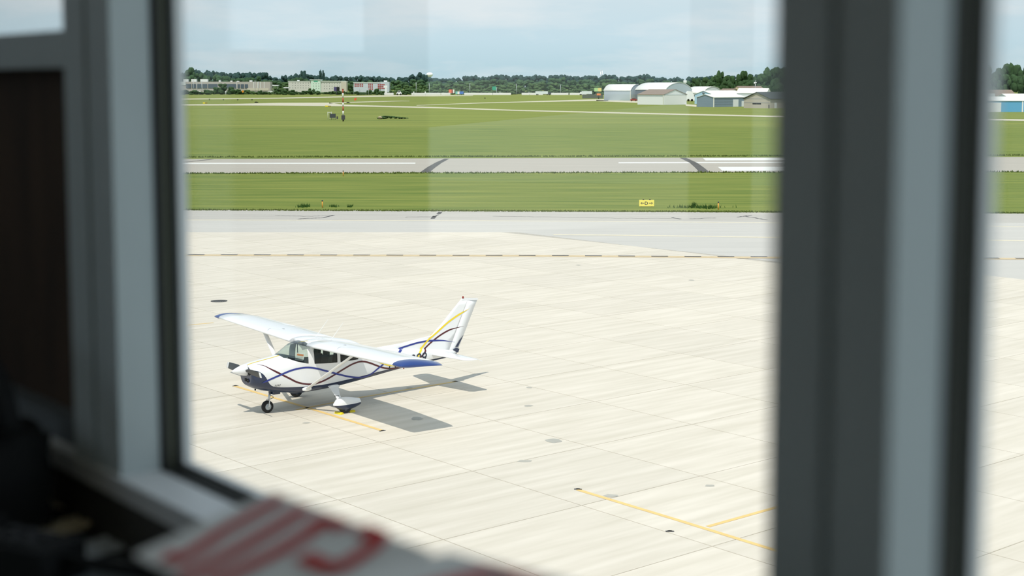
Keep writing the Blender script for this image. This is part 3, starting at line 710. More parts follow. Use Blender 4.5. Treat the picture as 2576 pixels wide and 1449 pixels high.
for sgn in (.002, -.005):
    m = MB(); m.add(q4(.1, .9, .62, .88, sgn), [(0, 1, 2, 3)]); m.build('heading', 'orange', nt_, fix=False)
    for k in range(3):
        m = MB(); m.add(q4(.12, .88, .16 + k * .13, .21 + k * .13, sgn), [(0, 1, 2, 3)]); m.build('text_line', 'stain', nt_, fix=False)
# tie-down anchors and drain
for (px, py, lab) in ((592, 971, 'dark tie-down anchor at left end of the yellow line under the propeller'), (962, 1084, 'dark tie-down anchor at near end of the yellow line under the aeroplane'), (1145, 960, 'dark tie-down anchor at the tail end of the yellow line'), (1454, 1231, 'dark tie-down anchor at the far end of the right-hand yellow line'), (1685, 1337, 'dark tie-down anchor alone below the right-hand yellow line')):
    c_ = G(px, py); t = empty('tie_down_anchor', c_, random.uniform(-.6, .6), lab, 'anchor')
    MB().box(-.09, .09, -.03, .03, 0, .008).build('plate', 'seal_black', t)
    MB().tube([(.05 * math.cos(a), .0, .008 + .010 * math.sin(a)) for a in [i * PI / 8 for i in range(9)]], .01, 6).build('ring', 'black_matt', t)
c_ = G(551, 757.5); t = empty('drain_cover', c_, 0, 'round dark drain grate set in the apron behind the aeroplane', 'drain')
MB().lathe([(0, 0), (.36, 0), (.36, .012), (.33, .014), (.33, .004), (0, .004)], 28).build('rim', 'seal_black', t)
for k in range(7):
    x = -.27 + k * .09; hh = math.sqrt(.33 ** 2 - x * x); MB().box(x - .02, x + .02, -hh, hh, .004, .014).build('bar', 'rubber_mark', t)

# ------------------------------------------------------------------ airfield furniture
sg = empty('direction_sign', G(1626.5, 520), 0, 'yellow taxiway sign reading left arrow D right arrow on the verge', 'sign')
wS = (1645.5 - 1608) / F * 115.5; hS = .5
MB().box(-wS / 2, wS / 2, -.06, .06, .03, .03 + hS).build('sign_face', 'sign_yellow', sg)
for x in (-.25, .25): MB().box(x - .05, x + .05, -.05, .05, hS + .03, hS + .08).build('lamp_cap', 'black_matt', sg)
for x in (-.4, .4): MB().box(x - .02, x + .02, -.02, .02, -.02, .03).build('leg', 'black_matt', sg)
vs, fs = text_mesh('D', .36, 0, .006); cx_ = sum(v.x for v in vs) / len(vs)
MB().add([(v.x - cx_, -.066, .15 + v.y) for v in vs], fs).build('letter', 'ink', sg, fix=False)
for sd in (-1, 1):
    a = MB(); z = .28
    a.add([(sd * .17, -.066, z - .018), (sd * .36, -.066, z - .018), (sd * .36, -.066, z + .018), (sd * .17, -.066, z + .018)], [(0, 1, 2, 3)])
    a.add([(sd * .48, -.066, z), (sd * .36, -.066, z + .085), (sd * .33, -.066, z + .085), (sd * .40, -.066, z), (sd * .33, -.066, z - .085), (sd * .36, -.066, z - .085)], [(0, 1, 2, 3), (0, 3, 4, 5)])
    a.build('arrow', 'ink', sg, fix=False)
def marker(px, pyb, pyt, lab):
    b = G(px, pyb); h = ZY(pyt, b.y); t = empty('edge_marker', b, 0, lab, 'marker', 'orange edge markers in the verge')
    MB().tube([(0, 0, -.03), (0, 0, h * .82)], .045, 8).build('post', 'paint_orange', t)
    MB().lathe([(0, h * .82), (.055, h * .82), (.06, h * .9), (.04, h), (0, h)], 10).build('lamp', 'dash_grey', t)
mat('paint_orange', (226, 160, 70), .6)
marker(811, 522, 503, 'orange edge marker on the verge above the aeroplane'); marker(1807, 527, 507, 'orange edge marker right of the yellow taxiway sign'); marker(863.5, 443, 429, 'orange edge marker at the near runway edge')
# weed tufts at the verge edge
def tuft(px, py, n, spread, hgt, lab):
    c_ = G(px, py); m = MB()
    for k in range(n):
        x = random.gauss(0, spread); y = random.gauss(0, .3); h = hgt * random.uniform(.3, .8); w_ = .04; a = random.uniform(0, PI)
        dx, dy = math.cos(a) * w_, math.sin(a) * w_; lx, ly = random.uniform(-.1, .1), random.uniform(-.1, .1)
        m.add([(x - dx, y - dy, -.02), (x + dx, y + dy, -.02), (x + lx, y + ly, h)], [(0, 1, 2)])
    o = m.build('weed_tuft', 'weed', fix=False); o.location = c_; tag(o, lab, 'weeds', kind='stuff')
for a in ((757, 521, 50, .16, .4, 'dark weed tuft left of the orange edge marker'), (771, 520, 45, .12, .4, 'second dark weed tuft left of the orange edge marker'), (842, 520, 40, .2, .3, 'low weed tuft right of the orange edge marker'), (880, 520, 35, .12, .3, 'small weed tuft further right of the orange marker'), (1748, 522, 150, .9, .35, 'weeds along the verge between sign and edge marker'), (1780, 524, 70, .3, .5, 'dark weed clump beside the right edge marker'), (1745, 519, 40, .12, .5, 'upright weed right of the yellow sign')): tuft(*a)
m = MB()
for k in range(9000):                          # rough grass fringe along the pavement edges
    px = random.uniform(430, 2600); e_ = random.choice((0, 0, 1, 2))
    if e_ == 0: p = G(px, 528.5 + (px - 456) * .0038 + random.uniform(-1.5, .8))
    elif e_ == 1: p = G(px, 396.6 - (px - 456) * .0022 + random.uniform(-2, -.4))
    else: p = G(px, 435.6 - (px - 456) * .002 + random.uniform(.2, 2.2))
    sc = 1 if e_ == 0 else 1.6
    h = random.uniform(.04, .13) * sc; a = random.uniform(0, PI); dx, dy = math.cos(a) * .07 * sc, math.sin(a) * .07 * sc
    m.add([(p.x - dx, p.y - dy, -.03), (p.x + dx, p.y + dy, -.03), (p.x + random.uniform(-.1, .1), p.y, h)], [(0, 1, 2)])
tag(m.build('grass_fringe', 'fringe', fix=False), 'uneven grass fringe along the pavement edges', 'grass', kind='stuff')
# banded mast
mb_ = G(863.5, 305); mY = mb_.y
mast = empty('banded_mast', mb_, 0, 'red and white banded mast standing in the infield grass', 'mast')
lv = [305, 298, 290, 279, 268, 258, 246, 234, 226]
for k in range(len(lv) - 1):
    z0, z1 = max(0, ZY(lv[k], mY)), ZY(lv[k + 1], mY)
    for s_ in (-.12, .12): pass
    MB().tube([(0, 0, z0), (0, 0, z1)], .2, 8).build('band', 'prop_grey' if k == 0 else ('band_red' if k % 2 else 'paint_white'), mast)
MB().box(-.45, .45, -.3, .3, ZY(301, mY), ZY(290, mY)).build('control_box', 'seal_black', mast)
MB().lathe([(0, ZY(226, mY)), (.22, ZY(226, mY)), (.2, ZY(223.5, mY)), (0, ZY(223, mY))], 10).build('lamp', 'red_lens', mast)
eb = empty('equipment_cabinet', G(838, 301), 0, 'grey equipment frame beside the banded mast', 'cabinet'); eY = eb.location.y
zt = ZY(286, eY); s_ = eY / F
MB().box(-8 * s_, 6 * s_, -.6, .6, .5, zt).build('cabinet', 'dash_grey', eb)
for x in (-8, -3, 2, 6): MB().tube([(x * s_, 0, -.02), (x * s_, 0, .6)], .07, 6).build('leg', 'silver', eb)
MB().tube([(-13 * s_, 0, zt + .3), (-3 * s_, 0, zt + .3)], .08, 6).build('rail', 'paint_white', eb)
for x in (-13, -4): MB().tube([(x * s_, 0, -.02), (x * s_, 0, zt + .5)], .06, 6).build('post', 'paint_white', eb)
MB().box(9 * s_, 12 * s_, -.3, .3, .2, zt * .55).build('box', 'seal_black', eb)
o = MB().box(-.5, .5, -.3, .3, 0, 1.3).box(.4, .9, -.3, .3, .4, 1.6).build('marker_board', mat('bright_orange', (226, 96, 62), .6)); o.location = G(893, 252.5); tag(o, 'bright orange marker board on the far infield', 'marker')
for (px, py, wpx, lab) in ((527, 252.6, 3, 'first dark T-shaped light stand from the left on the infield'), (562, 253, 3, 'second dark T-shaped light stand from the left'), (598, 253.4, 3.4, 'third dark T-shaped light stand from the left'), (634, 253.6, 3.6, 'fourth dark T-shaped light stand from the left')):
    b = G(px, py); k = b.y / F; t = empty('light_stand', b, 0, lab, 'light', 'row of dark light stands on the infield')
    MB().box(-wpx / 2 * k, wpx / 2 * k, -.2, .2, 2.2 * k, 3.6 * k).build('head', 'black_matt', t); MB().tube([(0, 0, -.02), (0, 0, 2.4 * k)], .12, 6).build('post', 'black_matt', t)
for (px, py, a_, lab) in ((516, 260.5, 11, 'yellow guidance sign left on the far taxiway edge'), (825, 268.5, 14, 'yellow guidance sign below the far taxiway left of the mast')):
    b = G(px, py, -.03); k = b.y / F; t = empty('guidance_sign', b, 0, lab, 'sign')
    MB().box(-a_ / 2 * k, 0, -.1, .1, 0, 3 * k).build('panel', 'chock_yellow', t); MB().box(.1 * k, a_ / 2 * k, -.1, .1, 0, 2.6 * k).build('panel', mat('dull_gold', (150, 128, 30), .6), t)
for (px, py, wpx, lab) in ((645, 258.4, 9, 'low dark object on the far taxiway left of the mast'), (876, 259.5, 9, 'low dark object on the grass right of the mast'), (1220, 248, 3, 'tiny dark object on the distant grass below the highway')):
    b = G(px, py); k = b.y / F; o = MB().box(-wpx / 2 * k, wpx / 2 * k, -.4, .4, -.02, 1.6 * k).box(-wpx / 3 * k, wpx / 4 * k, -.3, .3, 1.6 * k, 2.6 * k).build('ground_box', 'black_matt'); o.location = b; tag(o, lab, 'box')

# ------------------------------------------------------------------ trees
def crown_mesh(name, seed, n=16, tall=1.0, m='leaf_hazed', open_=False):
    rnd = random.Random(seed); bm = bmesh.new()
    for k in range(n):
        a = rnd.uniform(0, 2 * PI); r = rnd.uniform(.05, .34); z = rnd.uniform(.3, .88)
        r *= (1.15 - abs(z - .5)); rad = rnd.uniform(.13, .24) * (1.1 - .4 * z)
        mtx = Matrix.Translation((r * math.cos(a), r * math.sin(a), z)) @ Matrix.Diagonal((rad * 1.1, rad * 1.1, rad * .9, 1))
        bmesh.ops.create_icosphere(bm, subdivisions=2, radius=1, matrix=mtx)
    for v in bm.verts:
        d = mnoise.noise_vector(v.co * 9 + Vector((seed, 0, 0))); v.co += d * .045
        d = mnoise.noise_vector(v.co * 28 + Vector((0, seed, 0))); v.co += d * .018
    me = bpy.data.meshes.new(name); bm.to_mesh(me); bm.free(); me.materials.append(MATS[m])
    return me
crowns = {}
for kind in ('leaf_hazed', 'leaf_mid', 'leaf_near', 'leaf_right', 'leaf_bush'):
    crowns[kind] = [crown_mesh('crown', 10 * i + hash(kind) % 1 + i, 15, 1, kind) for i in range(4)]
tr_m = MB().tube([(0, 0, -.03), (.01, 0, .25), (0, 0, .5)], [.03, .022, .012], 6).build('trunk_source', 'bark'); trunk_me = tr_m.data; bpy.data.objects.remove(tr_m)
def tree(px, pyt, Y, wpx, kind, lab, group=None, name='tree', cat='tree', trunk=True, basez=0.0):
    b = PXY(px, Y, 0); h = ZY(pyt, Y); wd = wpx * Y / F
    t = empty(name, (b.x, b.y, 0), random.uniform(0, 6.28), lab, cat, group)
    c_ = bpy.data.objects.new('crown', random.choice(crowns[kind])); C.objects.link(c_); c_.parent = t
    c_.scale = (wd / .86, wd / .86, h / .98)
    if not trunk:                              # low leafy growth reaches into the ground
        zlo = min(v.co.z for v in c_.data.vertices); zhi = max(v.co.z for v in c_.data.vertices); sz = (h + .3) / (zhi - zlo); c_.scale.z = sz; c_.location.z = -.3 - zlo * sz
    if trunk:
        q = bpy.data.objects.new('trunk', trunk_me); C.objects.link(q); q.parent = t; q.scale = (h * .6, h * .6, h)
    return t
TOP = [(380, 180), (455, 181), (480, 173), (500, 172), (515, 177), (560, 178), (590, 184), (620, 182), (660, 183), (690, 191), (720, 191), (740, 184), (790, 190), (840, 188), (870, 190), (900, 192), (960, 194), (1000, 192), (1040, 189), (1065, 185), (1085, 194), (1110, 196), (1150, 192), (1190, 191), (1240, 189), (1290, 189), (1340, 191), (1390, 187), (1420, 184), (1450, 190), (1470, 187), (1500, 191), (1530, 186), (1560, 189), (1600, 191), (1630, 187), (1660, 192), (1690, 194), (1720, 195), (1750, 193), (1790, 190), (1830, 188), (1960, 186), (2640, 178)]
def topy(x):
    for (x0, y0), (x1, y1) in zip(TOP, TOP[1:]):
        if x <= x1: return y0 + (y1 - y0) * (x - x0) / (x1 - x0)
    return TOP[-1][1]
SEG = [(440, 'behind the left frame'), (690, 'behind the long grey store'), (735, 'left of the pale hotel'), (880, 'behind the pale hotel'), (985, 'behind the red panel building'), (1075, 'left of the water tower'), (1150, 'right of the water tower'), (1235, 'above the blue hoarding'), (1300, 'above the green highway sign'), (1400, 'above the white semi truck'), (1500, 'left of the lattice tower'), (1600, 'behind the leftmost arched hangar'), (1730, 'behind the largest arched hangar'), (1860, 'behind the slate and sky-blue hangars'), (9999, 'behind the tan hangar')]
def where(px): return next(t for e_, t in SEG if px < e_)
x = 395.0
while x < 1960:
    tree(x, topy(x) + random.uniform(-2.5, 3.5), random.uniform(2000, 2120), random.uniform(24, 36), 'leaf_hazed', 'dark haze-tinted blue-green skyline tree ' + where(x), 'skyline trees ' + where(x)); x += random.uniform(13, 19)
x = -900.0
while x < 3700:                                # the woods go on to both sides of what the windows show
    if not 395 < x < 1960: tree(x, random.uniform(178, 190), random.uniform(1900, 2100), random.uniform(46, 64), 'leaf_mid', 'green tree of the woods left of the left frame' if x < 1000 else 'green tree of the woods far right beyond the mullion', 'woods left of the frame' if x < 1000 else 'woods far right', trunk=False)
    x += random.uniform(26, 36)
x = 400.0
while x < 1800:
    tree(x, topy(x) + random.uniform(8, 16), random.uniform(1850, 1960), random.uniform(24, 38), 'leaf_mid', 'mid-green woodland tree in the second row ' + where(x), 'second-row trees ' + where(x)); x += random.uniform(17, 25)
x = 450.0
while x < 980:
    lo = random.uniform(226, 232) if not 640 < x < 690 else random.uniform(230, 233)
    tree(x, lo, random.uniform(1500, 1575), random.uniform(14, 24), 'leaf_bush' if random.random() < .5 else 'leaf_near', 'low roadside shrub ' + where(x).replace('behind', 'before'), 'low shrubs ' + where(x).replace('behind', 'before'), 'bush', 'bush', False); x += random.uniform(8, 13)
x = 985.0
while x < 1560:
    tree(x, random.uniform(222, 230), random.uniform(1500, 1560), random.uniform(14, 26), 'leaf_near', 'light green roadside shrub ' + where(x), 'roadside shrubs ' + where(x), 'bush', 'bush', False); x += random.uniform(10, 16)
x = 402.0
while x < 1780:
    y_ = random.uniform(206, 217) if x > 990 else random.uniform(206, 218)
    tree(x, y_, random.uniform(1745, 1800) if x < 1000 else random.uniform(1600, 1700), random.uniform(20, 34), 'leaf_near', 'light green low front tree ' + where(x), 'low front trees ' + where(x)); x += random.uniform(20, 30)
tree(764, 177, 1990, 17, 'leaf_hazed', 'lone round-topped tree rising above the skyline over the pale hotel')
tree(806, 176, 1990, 9, 'leaf_hazed', 'thin left one of two wispy trees above the skyline'); tree(814, 176, 1985, 7, 'leaf_hazed', 'thin right one of two wispy trees above the skyline')
tree(1058, 181, 1985, 20, 'leaf_hazed', 'taller dark tree left of the water tower'); tree(480, 169, 1980, 26, 'leaf_mid', 'tallest tree at the left end of the woodland')
for k, (px, yt, wd) in enumerate(((462, 226, 26), (490, 228, 28), (520, 225, 24), (545, 218, 22), (560, 210, 26), (580, 218, 24), (600, 224, 22), (622, 226, 20), (655, 227, 14), (700, 222, 20), (715, 226, 18), (735, 226, 18), (765, 228, 18), (783, 222, 20), (800, 228, 14), (835, 229, 18), (850, 230, 16), (930, 226, 14), (948, 222, 16), (905, 233, 30), (925, 235, 26), (1018, 228, 20), (1035, 229, 22), (965, 234, 18))):
    tree(px, yt, random.uniform(1440, 1540) if px > 690 or px > 640 else random.uniform(1480, 1560), wd, 'leaf_bush', ('dark roadside bush before the long grey store' if px < 690 else ('dark roadside bush between store and pale hotel' if px < 730 else ('dark roadside bush before the pale hotel' if px < 880 else ('dark roadside bush before the red panel building' if px < 985 else 'dark bush beside the white truck cab')))), 'roadside bushes', 'bush', 'bush', False)
for (px, yt, wd, Y) in ((1752, 196, 26, 1180), (1776, 194, 28, 1150), (1800, 190, 30, 1160), (1812, 178, 26, 1100), (1834, 190, 30, 1120), (1852, 186, 24, 1080), (1868, 178, 30, 1050), (1890, 186, 34, 1040), (1912, 184, 34, 1060), (1936, 170, 40, 1000), (1960, 168, 44, 980), (1990, 172, 44, 1000), (2040, 176, 50, 990), (1880, 200, 30, 1020), (1830, 202, 30, 1090), (1790, 205, 30, 1120), (1925, 196, 34, 1010)):
    tree(px, yt, Y, wd, 'leaf_right', 'dark green tree standing close behind the hangars', 'trees behind the hangars')
for (px, yt, wd, Y) in ((2440, 168, 44, 760), (2478, 166, 46, 740), (2512, 170, 40, 720), (2543, 157, 48, 760), (2575, 165, 44, 730), (2610, 160, 46, 750), (2500, 186, 40, 700), (2535, 186, 40, 705), (2568, 186, 40, 700), (2470, 188, 40, 690)):
    tree(px, yt, Y, wd, 'leaf_right', 'dark green tree behind the blue hangar at the right', 'trees behind the blue hangar')
# bush pile in the infield
bp_ = empty('brush_pile', G(972, 299), 0, 'low green brush with a pale rock in the infield', 'bush')
k = bp_.location.y / F
for (dx, w_, h) in ((-16, 14, 5), (-6, 14, 8), (4, 14, 8), (14, 16, 7.5), (26, 18, 6), (38, 16, 4.5), (48, 12, 3)):
    c_ = bpy.data.objects.new('crown', random.choice(crowns['leaf_near'])); C.objects.link(c_); c_.parent = bp_; c_.location = (dx * k, random.uniform(-1, 1), -h * k * .2); c_.scale = (w_ * k / .8, w_ * k / .8, h * k / .8)
rk = bmesh.new(); bmesh.ops.create_icosphere(rk, subdivisions=2, radius=1)
for v in rk.verts: v.co += mnoise.noise_vector(v.co * 1.5) * .3
me = bpy.data.meshes.new('rock'); rk.to_mesh(me); rk.free(); me.materials.append(mat('rock', (176, 164, 138), .9, var=.15)); o = bpy.data.objects.new('rock', me); C.objects.link(o); o.parent = bp_; o.location = (-14 * k, -2.4, .4); o.scale = (6 * k, 1, 4 * k * .9)

# ------------------------------------------------------------------ hangars
E1 = Vector((math.cos(-.80), math.sin(-.80), 0)); N1 = Vector((-E1.y, E1.x, 0)) if False else Vector((math.sin(.80), math.cos(.80), 0))
def run(Nc, d, px):                             # how far to go from Nc along d to reach the bearing of pixel column px
    k = (px - CX) / F
    return (k * Nc.y - Nc.x) / (d.x - k * d.y)
def shed(label, corner, pxl, pxr, eave, ridge, axis, wallm, roofm, shape='gable', name='hangar', parts=None, overhang=.25, e1=None, n1=None, maxd=40):
    e1 = e1 or E1; n1 = n1 or N1
    Nc = G(*corner); Le = abs(run(Nc, -e1, pxl)); Ln = min(maxd, abs(run(Nc, n1, pxr)))
    he = ZY(eave, Nc.y); t = empty(name, Nc, math.atan2(e1.y, e1.x), label, 'hangar')
    # local: x along e1 (corner at 0, building towards -x), y along n1
    mid = Nc - e1 * Le / 2 + n1 * Ln / 2
    hr = ZY(ridge, (Nc - e1 * (Le / 2 if axis == 'n' else 0) + n1 * (0 if axis == 'n' else Ln / 2)).y)
    def P(u, v, z):                            # u along ridge, v across
        return (-u, v, z) if axis == 'e' else (-v, u, z)
    LU, LV = (Le, Ln) if axis == 'e' else (Ln, Le)
    if shape == 'gable': prof = [(0, he), (.5, hr), (1, he)]
    else: prof = [(i / 14, he + (hr - he) * (1 - (2 * i / 14 - 1) ** 2) ** .75 if 0 < i < 14 else he) for i in range(15)]
    n = len(prof); m = MB()
    low = [(0, -.05)] + prof + [(1, -.05)]
    for u in (0, LU): m.add([P(u, v * LV, z) for v, z in low], [tuple(range(n + 2))])
    for v in (0, LV): m.add([P(0, v, -.05), P(LU, v, -.05), P(LU, v, he), P(0, v, he)], [(0, 1, 2, 3)])
    m.build('wall', wallm, t)
    r = MB(); o_ = overhang; th = .18
    up = [(v, z + th) for v, z in prof]
    a0 = [P(-o_, (v * LV) + (-o_ if i == 0 else (o_ if i == n - 1 else 0)), z + .02 - (.06 if i in (0, n - 1) else 0)) for i, (v, z) in enumerate(prof)]
    a1 = [P(LU + o_, (v * LV) + (-o_ if i == 0 else (o_ if i == n - 1 else 0)), z + .02 - (.06 if i in (0, n - 1) else 0)) for i, (v, z) in enumerate(prof)]
    b0 = [(p[0], p[1], p[2] + th) for p in a0]; b1 = [(p[0], p[1], p[2] + th) for p in a1]
    sm = shape != 'gable'
    r.add(a0 + a1, [(i, i + 1, n + i + 1, n + i) for i in range(n - 1)], 0, sm); r.add(b0 + b1, [(i, i + 1, n + i + 1, n + i) for i in range(n - 1)], 0, sm)
    for A, B in ((a0, b0), (a1, b1)): r.add(A + B, [(i, i + 1, n + i + 1, n + i) for i in range(n - 1)])
    for i in (0, n - 1): r.add([a0[i], a1[i], b1[i], b0[i]], [(0, 1, 2, 3)])
    r.build('roof', roofm, t)
    # front trims: corner post
    MB().box(-.25, .12, -.12, .25, -.05, he).build('corner_trim', parts.get('trim', 'paint_white') if parts else 'paint_white', t)
    t['dims'] = '%.1f %.1f' % (Le, Ln)
    return t, Le, Ln, he, hr
mat('metal_blue', (178, 190, 198), .6, var=.06, vscale=1.5, stretch=(3, 3, .3)); mat('metal_dark', (104, 112, 122), .6); mat('metal_white', (224, 228, 230), .6); mat('roof_white', (234, 234, 228), .55); mat('roof_brown', (134, 118, 104), .8, var=.1, vscale=1)
mat('wall_sky', (172, 206, 228), .6); mat('wall_slate', (128, 146, 160), .6, var=.08, vscale=.3, stretch=(.2, .2, 4)); mat('wall_tan', (182, 174, 162), .7); mat('wall_cream', (214, 200, 164), .7); mat('roof_green', (62, 68, 66), .8); mat('bright_blue', (96, 164, 204), .5); mat('door_white', (226, 228, 230), .6); mat('wall_greyblue', (132, 142, 152), .6)
t, a, b, he, hr = shed('pale blue-grey arched hangar with white roof, leftmost of the hangar row', (1586, 253.2), 1518.5, 1615, 228, 213, 'e', 'metal_blue', 'roof_white', 'arch')
t, a, b, he, hr = shed('largest arched hangar with cream roof and grey end wall behind white hangar', (1674, 254), 1597, 1738, 226, 208.5, 'e', 'metal_dark', 'roof_white', 'arch', maxd=60)
MB().add([(.07, 0 + .3, he * .2), (.07, b - .3, he * .2), (.07, b - .3, he)] + [(.07, b * (.5 + .5 * math.cos(q)) , he + (hr - he) * math.sin(q) ** 1.2 * .97) for q in [PI * i / 12 for i in range(1, 12)]] + [(.07, .3, he)], [tuple(range(15))]).build('end_panel', 'metal_blue', t, fix=False)
t, a, b, he, hr = shed('white gabled hangar with brown shingle roof in front of the arched hangars', (1668.5, 263.8), 1602.5, 1725.5, 238.6, 225.5, 'e', 'metal_white', 'roof_brown')
MB().box(.0, .06, .8, b - .8, 0, he * .93).build('door', 'door_white', t); MB().box(-a + .8, -.8, -.06, 0, 0, he * .82).build('door', 'door_white', t); MB().box(-a - .1, .1, -.1, 0, he * .84, he * .9).build('eave_trim', 'stop_grey', t); MB().box(.0, .1, -.1, b + .1, he - .1, he + .12).build('gable_trim', 'stop_grey', t)
t, a, b, he, hr = shed('white arched hangar with white roof between white and blue hangars', (1768, 253.5), 1722, 1815, 234, 218.5, 'e', 'metal_white', 'roof_white', 'arch')
MB().box(-a * .55, -a * .4, -.05, 0, he * .3, he * .8).build('window', 'dash_grey', t)
t, a, b, he, hr = shed('sky-blue gabled shed behind the slate-grey hangar', (1792, 262), 1745.5, 1868, 238, 228.8, 'n', 'wall_sky', 'roof_white')
MB().lathe([(0, -.05), (.8, -.05), (.8, .02), (0, .02)], 14, axis='y', M=Matrix.Translation((-a / 2, -.02, he + (hr - he) * .45))).build('vent', 'wall_slate', t)
t, a, b, he, hr = shed('slate-grey hangar with white roof and white door', (1795.5, 269.4), 1751, 1872, 245.6, 238.4, 'n', 'wall_slate', 'roof_white')
y0 = run(G(1795.5, 269.4), N1, 1842); y1 = run(G(1795.5, 269.4), N1, 1855); MB().box(-.02, .1, y0, y1, 0, he * .78).build('door', 'door_white', t); y0 = run(G(1795.5, 269.4), N1, 1863.5); MB().box(-.02, .12, y0, y0 + 2, 0, he * .6).build('door', 'door_white', t)
for k_ in (.3, .55, .78): MB().box(.0, .05, .4, b * .6, he * k_, he * k_ + .12).build('siding_seam', 'wall_greyblue', t)
t, a, b, he, hr = shed('cream gabled house with brown roof behind white roofed shed', (1868, 254), 1836.5, 1925, 231, 217.3, 'n', 'wall_cream', 'roof_brown', name='shed')
t, a, b, he, hr = shed('long white-roofed shed between slate and tan hangars', (1928, 262), 1851, 1936, 235, 223, 'e', 'metal_white', 'roof_white', name='shed')
t, a, b, he, hr = shed('small brown-roofed shed behind the sky-blue shed', (1842, 254), 1808, 1856, 229, 223.6, 'e', 'wall_tan', 'roof_brown', name='shed')
t, a, b, he, hr = shed('tan gabled hangar with dark green roof beside the dark mullion', (1937, 272.5), 1869, 2020, 249.5, 232.5, 'n', 'wall_tan', 'roof_green', overhang=.5, parts={'trim': 'wall_tan'})
x0 = -a * .34; MB().box(-a * .66, -a * .5 - .05, -.08, .02, he * .43, he * .55).build('window', 'black_matt', t); MB().box(-a * .5 + .05, -a * .34, -.08, .02, he * .43, he * .55).build('window', 'black_matt', t)
for k_ in (.58, 1.02): MB().box(-a + .1, -.1, -.05, .02, he * k_, he * k_ + .12).build('siding_seam', 'wall_greyblue', t)
for x in (-.6, -.25): MB().box(x - .1, x + .1, -.12, .02, 0, he * .4).build('post', 'dash_grey', t)
y0 = run(G(1937, 272.5), N1, 1946); MB().box(-.02, .12, y0, y0 + 1.6, 0, he * .6).build('door', 'door_white', t)
# blue hangar through the right-hand window, facing us
e2 = Vector((1, .02, 0)).normalized(); n2 = Vector((-.02, 1, 0)).normalized()
t, a, b, he, hr = shed('bright blue hangar with white roof seen through the right-hand window', (2700, 281.5), 2400, 2900, 254, 244, 'e', 'bright_blue', 'roof_white', e1=e2, n1=n2, maxd=24)
kx = G(2700, 281.5).y / F
for (p0, p1, mm, nm) in ((2470, 2517, 'door_white', 'door'), (2569.5, 2573, 'door_white', 'corner_trim'), (2400, 2470, 'bright_blue', 'door')): MB().box(-(2700 - p0) * kx, -(2700 - p1) * kx, -.12, .05, 0, he * (.86 if nm == 'door' else 1)).build(nm, mm, t)
t, a, b, he, hr = shed('tan building behind the blue hangar at right', (2556, 268), 2440, 2800, 242, 227, 'e', 'wall_tan', 'roof_brown', e1=e2, n1=n2, maxd=14, name='shed')
t, a, b, he, hr = shed('white roofed building behind the blue hangar at the right edge', (2720, 276), 2530, 2900, 245, 237, 'e', 'metal_white', 'roof_white', e1=e2, n1=n2, maxd=12, name='shed')
o = MB().box(-3, 3, -1, 1, 0, ZY(236, 560)).build('container', 'metal_white'); o.location = PXY(2480, 580); o['label'] = 'white box beside the tan building at right'; o['category'] = 'container'
# things around the hangars
def vehicle(px, py, wpx, hpx, m, lab, name='car', cab=True, cat='vehicle'):
    b = G(px, py); k = b.y / F; L = wpx * k; h = hpx * k; t = empty(name, b, 0, lab, cat)
    w_ = min(2.2, L * .45)
    m1 = MB(); pf = [(-.5, .22), (-.5, .55), (-.30, .62), (-.2, 1.0), (.22, 1.0), (.34, .62), (.5, .55), (.5, .22)]
    m1.add([(x * L, -w_ / 2, z * h) for x, z in pf] + [(x * L, w_ / 2, z * h) for x, z in pf], [tuple(range(8)), tuple(range(15, 7, -1))] + [(i, 8 + i, 8 + (i + 1) % 8, (i + 1) % 8) for i in range(8)]); m1.build('body', m, t)
    m2 = MB(); m2.add([(x * L, -w_ / 2 - .02, z * h) for x, z in ((-.24, .64), (-.17, .94), (.19, .94), (.28, .64))], [(0, 1, 2, 3)]); m2.build('side_window', 'dash_grey', t, fix=False)
    for x in (-.3, .3):
        for y in (-1, 1): MB().lathe([(0, -.1), (h * .2, -.1), (h * .2, .1), (0, .1)], 12, axis='y', M=Matrix.Translation((x * L, y * w_ / 2 * .92, h * .2))).build('wheel', 'rubber', t)
    return t
mat('car_red', (140, 26, 36), .4); mat('car_white', (232, 234, 236), .4); mat('car_blue', (70, 120, 180), .4); mat('truck_trailer', (214, 220, 222), .5); mat('brick_red', (150, 56, 46), .5)
vehicle(1594, 254.6, 17, 8, 'car_red', 'dark red pickup parked between the arched hangars')
t = empty('camper', G(1736, 255), 0, 'white rounded camper trailer between white and blue hangars', 'vehicle'); k = t.location.y / F
rws = []
for y in (-1.4, 1.4): rws.append([(x * k, y, z * k) for x, z in ((-11, 2.5), (-11, 22), (-6, 26), (2, 25), (8, 18), (11, 8), (10, 2.5))])
m = MB(); m.grid(rws, 0, False, True); m.add(rws[0], [tuple(range(7))]); m.add(rws[1], [tuple(range(7))]); m.build('body', 'car_white', t)
for x in (-5, 4): MB().lathe([(0, -.2), (3 * k, -.2), (3 * k, .2), (0, .2)], 12, axis='y', M=Matrix.Translation((x * k, -1.2, 3 * k))).build('wheel', 'rubber', t)
